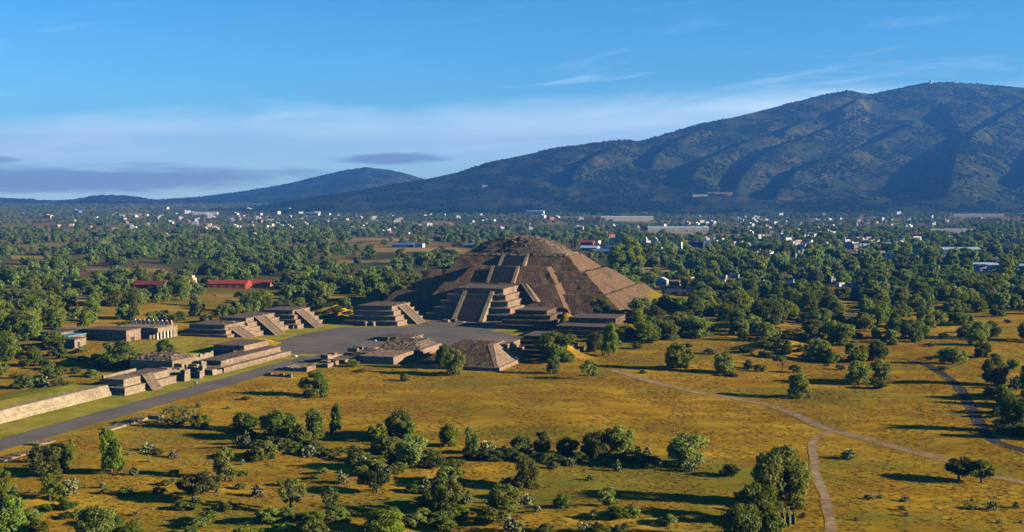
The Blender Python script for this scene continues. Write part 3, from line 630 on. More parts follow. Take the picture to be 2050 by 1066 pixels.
# ---- palace with columns, low ruined rooms
def palace():
    K = .962; FZ = 2.5; fn = len(FOOT)
    ou, ow = -335 * K, 503 * K; r = site('palace', 'flat-roofed stone palace with a row of pale pillars under a plain frieze', 'building', ou, ow); r.location.z = FZ
    m = MB(); m.box(-12, 6.0, -7, 9, -2.2, 5.2); m.box(6.003, 11, 5.5, 9, -.2, 5.2); m.obj('wall', M['plat'], r)
    m = MB(); m.box(9.2, 11, -7, 5.4, 3.3, 5.4); m.box(6.01, 9.197, -7, -6.2, 3.3, 5.3); m.obj('frieze', M['pale'], r)
    m = MB(); m.box(-12.2, 9.1, -7.2, 9.2, 5.25, 5.55); m.obj('roof', M['pale'], r)
    for i in range(5): m = MB(); m.box(9.6, 10.6, -6.9 + i * 2.75, -5.9 + i * 2.75, -.2, 3.297); m.obj('pillar', PAINT['cream'], r)
    for i in range(9):
        m = MB(); x = -11 + i * 2.4; m.box(x, x + 1.3, 6.6, 7.4, 5.55, 6.9 + (i % 2) * .3); m.box(x + .3, x + 1, 6.65, 7.35, 6.8, 7.7); m.obj('merlon', PAINT['pink' if i % 3 else 'white'], r)
    FOOT.append((-337, -309, 475, 494))
    def block(label, u0, u1, w0, w1, h, mat, roof, cat='building', extra=None):
        cu, cw = (u0 + u1) / 2 * (K - 1), (w0 + w1) / 2 * (K - 1); u0, u1, w0, w1 = u0 + cu, u1 + cu, w0 + cw, w1 + cw
        o = site('ruined_building', label, cat, (u0 + u1) / 2, (w0 + w1) / 2, 'low stone rooms by the palace'); o.location.z = FZ; a, b = (u1 - u0) / 2, (w1 - w0) / 2
        m = MB(); m.box(-a, a, -b, b, -2.5, h); m.obj('wall', M[mat], o)
        m = MB(); m.box(-a - .25, a + .25, -b - .25, b + .25, h - .01, h + .35); m.obj('roof', roof, o)
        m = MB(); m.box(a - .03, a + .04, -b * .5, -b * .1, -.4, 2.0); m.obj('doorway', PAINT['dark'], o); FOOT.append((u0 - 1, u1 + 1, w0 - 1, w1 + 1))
    block('largest dark flat-roofed stone building beside the pillared palace', -356, -333, 484, 498, 5.0, 'plat', M['pyr_top'])
    block('low stone room with a blue-green sheet roof beside the dark flat-roofed building', -368, -354, 470, 483, 3.2, 'plat', PAINT['teal'])
    block('small tan stone room in front of the blue-green roofed room', -352, -344.5, 462, 470, 3.0, 'pale', M['pyr_top'])
    block('low pale-roofed stone range behind the blue-green roofed room', -376, -356, 490, 500, 4.0, 'plat', M['pale'])
    block('small flat stone room at the woodland end of the low rooms', -371, -361, 474, 486, 4.2, 'pale', M['pyr_top'])
palace()

# ------------------------------------------------------------------ buildings of the town and plain
def house(x, y, wpx, hpx, wall, roof, label, style='flat', group=None, name=None, cat='house', depth=None, rz=None):
    X, Y, Z = px(x, y); k = Y / F_PX; w, h = wpx * k, max(2.6, hpx * k * .95); d = depth or max(5.0, min(w * .8, 16)); Y += d / 2; Z = min(Z, gz(X, Y))
    rz = rz if rz is not None else random.choice((ROT, ROT, R(8), R(-30))); nm = name or ('house' if style != 'shed' else 'shed')
    wm, rm = PAINT[wall], PAINT[roof]
    small = wpx < 13
    def walls(m, mi=0): m.box(-w / 2, w / 2, -d / 2, d / 2, -1.2, h, mi)
    def roofs(m, mi=0):
        if style in ('flat',):
            m.box(-w / 2 - .12, w / 2 + .12, -d / 2 - .12, d / 2 + .12, h, h + .25, mi)
            m.box(-w / 2, w / 2, -d / 2 - .05, -d / 2 + .15, h + .25, h + .7, mi); m.box(w / 2 - .2, w / 2, -d / 2 + .15, d / 2, h + .25, h + .7, mi)
        elif style == 'vault':
            P = [(-w / 2 + w * (i / 10), math.sin(math.pi * i / 10) * w * .22) for i in range(11)]; vs = [(a, -d / 2, h + b) for a, b in P] + [(a, d / 2, h + b) for a, b in P]
            m.add(vs, [(i, i + 1, 12 + i, 11 + i) for i in range(10)] + [tuple(range(11))[::-1], tuple(range(11, 22))], mi)
        else:
            e, rise = .5, max(.5, min(d * .16, 3))
            vs = [(-w / 2 - e, -d / 2 - e, h), (w / 2 + e, -d / 2 - e, h), (w / 2 + e, d / 2 + e, h), (-w / 2 - e, d / 2 + e, h), (-w / 2 - e, 0, h + rise), (w / 2 + e, 0, h + rise)]
            m.add(vs, [(0, 1, 5, 4), (2, 3, 4, 5), (1, 2, 5), (3, 0, 4), (3, 2, 1, 0)], mi)
    def wins(m, mi=0):
        n = max(1, int(w / 4)); fl = 2 if h > 5.2 else 1
        for f in range(fl):
            for i in range(n):
                c = -w / 2 + w * (i + .5) / n; zz = .9 + f * (h / fl); m.box(c - .55, c + .55, -d / 2 - .05, -d / 2 + .1, zz, zz + 1.2, mi)
        m.box(w / 2 - .1, w / 2 + .05, -d * .2, d * .1, 1.0, 2.2, mi)
    if small:
        m = MB(); walls(m, 0); roofs(m, 1); wins(m, 2)
        if random.random() < .45 and style == 'flat': a = w * random.uniform(.3, .5); m.box(-w / 2 + .4, -w / 2 + a, -d / 2 + .5, d / 2 - .5, h + .25, h + 2.6, 0)
        if random.random() < .3: m.tube([(w * .2, 0, h + .2), (w * .2, 0, h + 1.6)], [.6, .6], 7, 3)
        o = m.obj(nm, [wm, rm, M['glass'], PAINT['dark']]); o.location = (X, Y, Z); o.rotation_euler = (0, 0, rz)
    else:
        o = thing(nm, None, None, (X, Y, Z), rz)
        m = MB(); walls(m); m.obj('wall', wm, o); m = MB(); roofs(m); m.obj('roof', rm, o)
        if style != 'shed' or h > 4: 
            n = max(2, min(6, int(w / 5)))
            for i in range(n):
                c = -w / 2 + w * (i + .5) / n; s = min(1.6, w / n * .5) / 2
                for f in range(2 if h > 5.4 else 1): zz = 1.0 + f * h / 2; m = MB(); m.box(c - s, c + s, -d / 2 - .06, -d / 2 + .1, zz, zz + min(1.4, h * .4)); m.obj('window', M['glass'], o)
            m = MB(); m.box(w / 2 - .1, w / 2 + .06, -.6, .6, -.2, 2.1); m.obj('door', PAINT['dark'], o)
    tag(o, label, cat, group); HOUSES.append((X, Y, max(w, d) * .6 + 3)); CLEAR.append((X / Y, Y - d, w * .5, 30 + Y * .03 if w * F_PX / Y < 13 else (60 + Y * .05 if x > 800 or y < 500 else 40))); return o
HOUSES = []; CLEAR = []
BH = [(1358, 463, 122, 7, 'concrete', 'paleblue', 'long low shed with pale metal roof in the tan fields behind the town', 'shed'),
 (1256, 443, 104, 8, 'cream', 'white', 'long white greenhouse-like shed at the foot of the mountain', 'shed'),
 (1772, 424, 100, 7, 'concrete', 'grey', 'long grey farm shed high on the hazy mountain foot', 'shed'), (1960, 434, 100, 4, 'concrete', 'grey', 'faint thin shed in haze below the dark ravine', 'shed'),
 (1905, 467, 84, 6, 'concrete', 'grey', 'long flat hazy shed with a pale eave behind the orange tower', 'shed'), (1834, 476, 22, 7, 'white', 'red', 'small house with bright red roof in the hazy trees', 'gable'),
 (1926, 512, 74, 13, 'blue', 'paleblue', 'big pale blue metal shed beside the orange tower', 'shed'), (1976, 543, 52, 12, 'paleblue', 'paleblue', 'pale blue flat-roofed warehouse under the grove', 'shed'),
 (2046, 542, 30, 10, 'paleblue', 'paleblue', 'smaller pale blue warehouse next to the larger one', 'shed'), (1833, 513, 20, 15, 'cream', 'cream', 'tall cream cube house near the pale blue shed', 'flat'),
 (1783, 520, 32, 13, 'white', 'paleblue', 'white house with pale blue roof east of the pink row', 'flat'), (1722, 516, 46, 12, 'pink', 'maroon', 'row building of pink walls and dark red trim', 'flat'),
 (1702, 500, 20, 12, 'pink', 'terracotta', 'pink two-storey house above the pink row building', 'flat'), (1325, 572, 26, 11, 'white', 'white', 'white vaulted-roof house beside the pyramid flank', 'vault'),
 (1352, 574, 20, 11, 'tan', 'terracotta', 'tan house with orange roof next to the vaulted house', 'gable'), (1352, 589, 44, 8, 'navy', 'dark', 'low dark building with white window band below the vaulted house', 'flat'),
 (1384, 584, 14, 8, 'white', 'white', 'little bright white house by the low dark building', 'flat'), (1445, 560, 22, 7, 'white', 'white', 'low white roof among trees with a thin pole behind', 'flat'),
 (1472, 558, 17, 6, 'white', 'paleblue', 'low pale roofed house next to the low white roof', 'flat'), (1501, 575, 7, 10, 'white', 'white', 'tiny white gabled chapel-like house in the trees', 'gable'),
 (1584, 576, 13, 15, 'white', 'grey', 'narrow white two-storey building with yellow base', 'flat'), (1706, 600, 36, 24, 'navy', 'dark', 'dark flat-roofed building with long window bands at the grove edge', 'flat'),
 (1175, 492, 30, 7, 'maroon', 'red', 'shop with crimson roof behind the rubble dome', 'gable'), (1222, 502, 26, 8, 'white', 'white', 'bright white market hall by the tall dark trees', 'flat'),
 (1182, 503, 34, 7, 'teal', 'paleblue', 'teal market awning building under the crimson roof', 'gable'), (1206, 509, 34, 6, 'blue', 'blue', 'low blue awning shed by the tan field', 'gable'),
 (1243, 486, 13, 18, 'tan', 'concrete', 'unfinished tan concrete tower house above the market', 'flat'), (1290, 486, 10, 10, 'white', 'white', 'white cube house with roof tank beside tall trees', 'flat'),
 (1303, 494, 34, 9, 'blue', 'paleblue', 'wide blue-shaded house below two white cubes', 'flat'), (1310, 485, 8, 9, 'white', 'white', 'second white cube house next to the tank house', 'flat'),
 (1354, 499, 26, 13, 'cream', 'cream', 'beige warehouse with sunlit side in the town', 'flat'), (1397, 502, 29, 18, 'navy', 'blue', 'large navy block building in the town', 'flat'),
 (1319, 513, 13, 17, 'tan', 'concrete', 'tan curved-front building rising above the dark hedge trees', 'flat'), (1297, 502, 18, 8, 'cream', 'white', 'cream house in front of the blue-shaded house', 'flat'),
 (1424, 488, 28, 6, 'cream', 'white', 'long cream bungalow behind the navy block', 'flat'), (1513, 509, 22, 10, 'orange', 'cream', 'orange-fronted shop in the middle of the town', 'flat'),
 (1517, 479, 26, 9, 'cream', 'concrete', 'beige stepped building in tan fields above the town', 'flat'), (1335, 477, 13, 5, 'tan', 'cream', 'small beige shed alone in the tan field', 'flat'),
 (297, 583, 60, 13, 'red', 'maroon', 'red-walled low building with dark red roof in the western woods', 'gable'), (455, 578, 78, 10, 'red', 'red', 'long red-roofed range with pale porch in the western woods', 'gable'),
 (515, 575, 50, 8, 'terracotta', 'red', 'red-roofed wing continuing the long red range', 'gable'), (386, 567, 6, 9, 'cream', 'tan', 'little cream tower between the two red buildings', 'flat'),
 (372, 570, 26, 7, 'maroon', 'red', 'low red link building beside the little cream tower', 'gable'), (840, 496, 17, 7, 'white', 'white', 'white box building in the tan field west of the pyramid', 'flat'),
 (806, 496, 42, 6, 'navy', 'blue', 'long dark blue shed beside the white box building', 'shed'), (948, 496, 32, 5, 'navy', 'blue', 'long low blue shed close to the rubble dome', 'shed'),
 (1072, 430, 36, 7, 'white', 'paleblue', 'pale factory shed on the plain behind the pyramid', 'shed'), (688, 414, 50, 6, 'white', 'white', 'white factory range below the round hill', 'shed'), (600, 416, 60, 6, 'white', 'paleblue', 'long pale factory range on the western slope', 'shed'),
 (570, 425, 22, 8, 'white', 'white', 'bright white block below the long pale factory range', 'flat'), (260, 433, 70, 4, 'cream', 'terracotta', 'very long low cream range on the far western plain', 'shed'), (410, 430, 50, 4, 'white', 'white', 'long white range beyond the western woods', 'shed'),
 (625, 432, 30, 5, 'white', 'grey', 'pale row of sheds on the green slope', 'shed'), (1895, 499, 9, 16, 'orange', 'orange', 'tall slim orange tower building rising over the trees', 'flat'), (2030, 500, 30, 10, 'cream', 'pink', 'cream long house in the eastern town edge', 'flat'), (2043, 494, 16, 14, 'pink', 'orange', 'orange-pink house in the eastern town edge', 'flat'), (1995, 522, 60, 5, 'navy', 'grey', 'low dark fuel station roof with a yellow sign panel', 'flat'),
 (1420, 392, 44, 4, 'tan', 'cream', 'tan quarry building on the lower mountain slope', 'flat')]
for b in BH[:-1]: house(*b[:7], style=b[7], rz=(ROT if b[2] < 40 else R(random.uniform(-6, 4))))
HG = {}
def rand_house(x, y, zone):
    wpx = random.uniform(6, 13) * (1.15 if y > 470 else 1.0); c = random.choices(['white', 'cream', 'pink', 'terracotta', 'blue', 'grey', 'tan', 'orange'], [48, 18, 8, 5, 4, 8, 7, 2])[0]
    rf = random.choice([c, 'concrete', 'white', c]); lab = {'white': 'small white', 'cream': 'small cream', 'pink': 'small pink', 'terracotta': 'small brick-red', 'blue': 'small blue', 'grey': 'small grey', 'tan': 'small tan', 'orange': 'small orange'}[c] + ' flat-roofed house ' + zone
    house(x, y, wpx, wpx * random.uniform(.4, .62), c, rf, lab, 'flat', group=lab.replace('small', 'little').replace('house', 'houses'), rz=random.choice((ROT, R(4), R(-35), R(20))))
for _ in range(120): rand_house(random.triangular(1150, 2080, 1700), random.triangular(462, 528, 492), 'scattered through the town beyond the pyramid')
for _ in range(40): rand_house(random.uniform(1000, 2000), random.uniform(427, 462), 'dotted along the mountain foot')
for _ in range(72): rand_house(random.triangular(0, 1050, 480), random.triangular(414, 480, 442), 'scattered over the far western plain')
for _ in range(8): rand_house(random.uniform(1380, 2050), random.uniform(560, 585), 'half hidden in the eastern grove')
DH = []
for n, fx, fy in ((120, (1150, 2060, 1750), (470, 526, 488)), (90, (1180, 2050, 1400), (434, 468, 448)), (90, (0, 1100, 620), (414, 474, 436)), (60, (560, 1150, 900), (408, 430, 416))):
    for _ in range(n):
        X, Y, Z = px(random.triangular(*fx), random.triangular(*fy)); DH.append((X, Y, Z, random.uniform(.55, 1.1))); HOUSES.append((X, Y, 7)); CLEAR.append((X / Y, Y, 4.5, 22 + Y * .02))
# canopy, utility poles, mountain-top station
def canopy():
    X, Y, Z = px(1630, 588); k = Y / F_PX; o = thing('roadside_canopy', 'yellow-edged roadside canopy on thin white posts among the trees', 'canopy', (X, Y, Z), 0)
    w = 30 * k; m = MB(); m.box(-w / 2 + 2, w / 2, -2, 2, 4.3, 4.6); m.obj('canopy_roof', PAINT['grey'], o); m = MB(); m.box(-w / 2 + 1.6, 1, -2.2, -2.05, 3.9, 5.2); m.obj('fascia', PAINT['yellow'], o)
    for a, h in ((-w / 2, 7.5), (w / 2 - 1, 4.3)): m = MB(); m.tube([(a, -2, 0), (a, -2, h)], [.16, .14]); m.obj('post', PAINT['white'], o)
canopy()
for i, (x, y, h) in enumerate(((22, 556, 20), (243, 562, 18), (330, 560, 16), (158, 552, 12), (115, 550, 10), (660, 562, 16), (70, 552, 10), (1475, 556, 22), (1592, 548, 16), (1740, 500, 18), (1905, 460, 12))):
    X, Y, Z = px(x, y); H = h * Y / F_PX; o = thing('utility_pole', ['pale utility pole at the western edge of the woods', 'tall pale utility pole behind the red-walled building', 'utility pole standing behind the little cream tower', 'short pole by a western clearing', 'thin pole beside the western tan field', 'utility pole in trees near the grassy mound', 'thin pole at the tan clearing edge',
        'thin pole behind the low white roof', 'thin pole above the eastern grove', 'mast standing in the pink part of town', 'hazy mast near the long flat shed'][i], 'pole', (X, Y, Z))
    m = MB(); m.tube([(0, 0, 0), (0, 0, H)], [.2, .14]); m.obj('post', PAINT['concrete'], o); m = MB(); m.box(-1.0, 1.0, -.08, .08, H - .9, H - .72); m.obj('crossarm', PAINT['tan'], o)
def on_hill(x, y):
    best = None
    for p in (HV[0][0].reshape(-1, 3)[::1],):
        yy = 400 - (p[:, 2] - CAM_H) / p[:, 1] * F_PX; xx = 1025 + p[:, 0] / p[:, 1] * F_PX; k = np.argmin((xx - x) ** 2 + ((yy - y) * 2) ** 2 + p[:, 1] * .0005); best = p[k]
    return best
def summit():
    p = on_hill(1857, 170); o = thing('observatory', 'white domed tower on the mountain summit', 'tower', tuple(p)); m = MB(); m.tube([(0, 0, -4), (0, 0, 12)], [5, 4.4], 12); m.obj('tower_base', PAINT['white'], o)
    m = MB(); m.tube([(0, 0, 12 + 9 * math.sin(a) + 6) for a in np.linspace(-1.3, 1.55, 9)], [9 * math.cos(a) for a in np.linspace(-1.3, 1.55, 9)], 14); m.obj('dome', PAINT['white'], o, True)
    p = on_hill(1894, 168); o = thing('radio_mast', 'thin lattice radio mast on the mountain summit', 'mast', tuple(p)); m = MB()
    for a, b in ((-1, -1), (1, -1), (0, 1)): m.tube([(a * 1.6, b * 1.6, -3), (0, 0, 50)], [1.1, .8], 5)
    m.obj('mast_frame', PAINT['grey'], o); m = MB(); m.box(-2.5, 2.5, -1, 1, 20, 22); m.obj('antenna', PAINT['grey'], o)
    p = on_hill(1908, 168); o = thing('house', 'low pale station building beside the radio mast', 'building', tuple(p)); m = MB(); m.box(-14, 14, -5, 5, -4, 6); m.obj('wall', PAINT['cream'], o); m = MB(); m.box(-14.5, 14.5, -5.5, 5.5, 6, 7); m.obj('roof', PAINT['grey'], o)
    for x, y, w, c, lab in ((1440, 388, 50, 'tan', 'tan quarry works on the lower mountain slope'), (1400, 392, 30, 'cream', 'cream shed beside the tan quarry works'), (970, 374, 9, 'white', 'lone white house on the dark lower slope'), (1806, 394, 26, 'pink', 'pinkish farm on the hazy lower slope')):
        p = on_hill(x, y); o = thing('house', lab, 'building', tuple(p), R(-5)); k = p[1] / F_PX; a = w * k / 2; m = MB(); m.box(-a, a, -12, 12, -20, 5); m.obj('wall', PAINT[c], o); m = MB(); m.box(-a - .6, a + .6, -12.6, 12.6, 5, 6); m.obj('roof', PAINT['cream'], o)
summit()

# ------------------------------------------------------------------ vegetation
def crown_mesh(name, kind, seed, n, leaf, mat):
    g = np.random.default_rng(seed); C = []
    if kind == 'round': nc, zc, rz_, rx, rc = g.integers(24, 46), g.uniform(.47, .56), g.uniform(.33, .40), g.uniform(.33, .40), (.07, .18)
    elif kind == 'tall': nc, zc, rz_, rx, rc = g.integers(24, 40), .52, .39, g.uniform(.28, .36), (.07, .16)
    elif kind == 'domed': nc, zc, rz_, rx, rc = 30, .56, .30, .38, (.09, .16)
    elif kind == 'umbrella': nc, zc, rz_, rx, rc = 20, .74, .13, .37, (.09, .16)
    elif kind == 'open': nc, zc, rz_, rx, rc = 22, .60, .32, .38, (.06, .13)
    else: nc, zc, rz_, rx, rc = 26, .40, .38, .38, (.09, .18)            # bush
    skew = g.normal(0, .05, 2)
    while len(C) < nc:
        d = g.normal(size=3); d /= np.linalg.norm(d); q = g.uniform(.45, 1.0) ** .6
        if kind == 'umbrella' and d[2] < -.5: continue
        c = np.array([d[0] * rx * q + skew[0], d[1] * rx * q + skew[1], zc + d[2] * rz_ * q]); C.append((c, g.uniform(*rc)))
    if kind in ('round', 'tall'):
        for _ in range(12): a = g.uniform(0, 6.28); q = g.uniform(.2, .36); C.append((np.array([q * math.cos(a), q * math.sin(a), g.uniform(.08, .28)]), g.uniform(.07, .14)))
    per = np.array([c[1] ** 2 for c in C]); per = (per / per.sum() * n).astype(int); P, Nn = [], []
    for (c, r), k in zip(C, per):
        d = g.normal(size=(k, 3)); d /= np.linalg.norm(d, axis=1)[:, None]; q = r * g.uniform(.35, 1.08, k) ** .5 * (1 + .25 * g.normal(size=k) * .5)
        sq = np.array([1, 1, .62 if kind == 'umbrella' else .85]); p = c + d * q[:, None] * sq; P.append(p); Nn.append(d + g.normal(0, .55, (k, 3)) + np.array([0, 0, .25]))
    P, Nn = np.concatenate(P), np.concatenate(Nn); ok = P[:, 2] > .02; P, Nn = P[ok], Nn[ok]; Nn /= np.linalg.norm(Nn, axis=1)[:, None]
    ref = np.tile(np.array([0., 0, 1]), (len(P), 1)) + g.normal(0, .4, (len(P), 3)); A = np.cross(Nn, ref); A /= np.linalg.norm(A, axis=1)[:, None] + 1e-9; B = np.cross(Nn, A)
    s = leaf * g.uniform(.6, 1.25, len(P))[:, None]; A, B = A * s * .62, B * s
    V = np.stack([P - A - B * .6, P + A - B * .8, P + A * .8 + B, P - A * .9 + B * .9], 1).reshape(-1, 3)
    return numpy_mesh(name, V, np.arange(len(V)).reshape(-1, 4), mat)
def trunk_mesh(name, kind, seed):
    g = random.Random(seed); m = MB(); top = .60 if kind in ('umbrella', 'open') else .45
    a = (g.uniform(-.05, .05), g.uniform(-.05, .05)); r0 = .034
    m.tube([(0, 0, -.06), (a[0] * .5, a[1] * .5, top * .4), (a[0], a[1], top * .75)], [r0 * 1.3, r0, r0 * .75], 7)
    for i in range(5):
        t = i * 1.256 + g.uniform(-.4, .4); L = g.uniform(.2, .32)
        m.tube([(a[0] * .9, a[1] * .9, top * g.uniform(.45, .7)), (a[0] + L * .5 * math.cos(t), a[1] + L * .5 * math.sin(t), top * .95), (a[0] + L * math.cos(t), a[1] + L * math.sin(t), top * 1.12 + .1)], [r0 * .6, r0 * .42, r0 * .14], 5)
    return m.mesh(name, M['bark'])
KINDS = {}
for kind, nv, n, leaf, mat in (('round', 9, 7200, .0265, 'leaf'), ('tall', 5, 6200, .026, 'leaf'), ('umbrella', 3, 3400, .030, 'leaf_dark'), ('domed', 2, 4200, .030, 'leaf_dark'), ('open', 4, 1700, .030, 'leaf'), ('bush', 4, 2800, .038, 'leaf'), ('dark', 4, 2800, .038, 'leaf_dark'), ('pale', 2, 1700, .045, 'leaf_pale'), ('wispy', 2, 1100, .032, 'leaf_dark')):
    base = {'dark': 'bush', 'pale': 'bush', 'wispy': 'bush'}.get(kind, kind)
    KINDS[kind] = [(crown_mesh('crown', base, 100 + 17 * i + len(kind), n, leaf, M[mat]), trunk_mesh('trunk', base, i + len(kind))) for i in range(nv)]
FARK = [crown_mesh('distant_crown', 'round', 500 + i, 1000, .066, M['leaf_far']) for i in range(4)] + [crown_mesh('distant_crown', 'tall', 520 + i, 1000, .064, M['leaf_far']) for i in range(2)]
SCRUB = [crown_mesh('scrub_clump', 'bush', 600 + i, 46, .34, M['scrub']) for i in range(3)]
cnt = [0]
def plant_tree(X, Y, Z, h, w, kind, label, group=None):
    cnt[0] += 1; c, t = KINDS[kind][cnt[0] % len(KINDS[kind])]; low = kind in ('bush', 'dark', 'pale', 'wispy')
    o = thing('shrub' if low else 'tree', label, 'shrub' if low else 'tree', (X, Y, Z - .05), random.uniform(0, 6.28), group)
    o.scale = (w / .92, w / .92, h / .95) if kind != 'umbrella' else (w / .98, w / .98, h / .93)
    link('crown', c, o)
    if not low: link('trunk', t, o)
    TREES.append((X, Y, w * .5)); return o
TREES = []
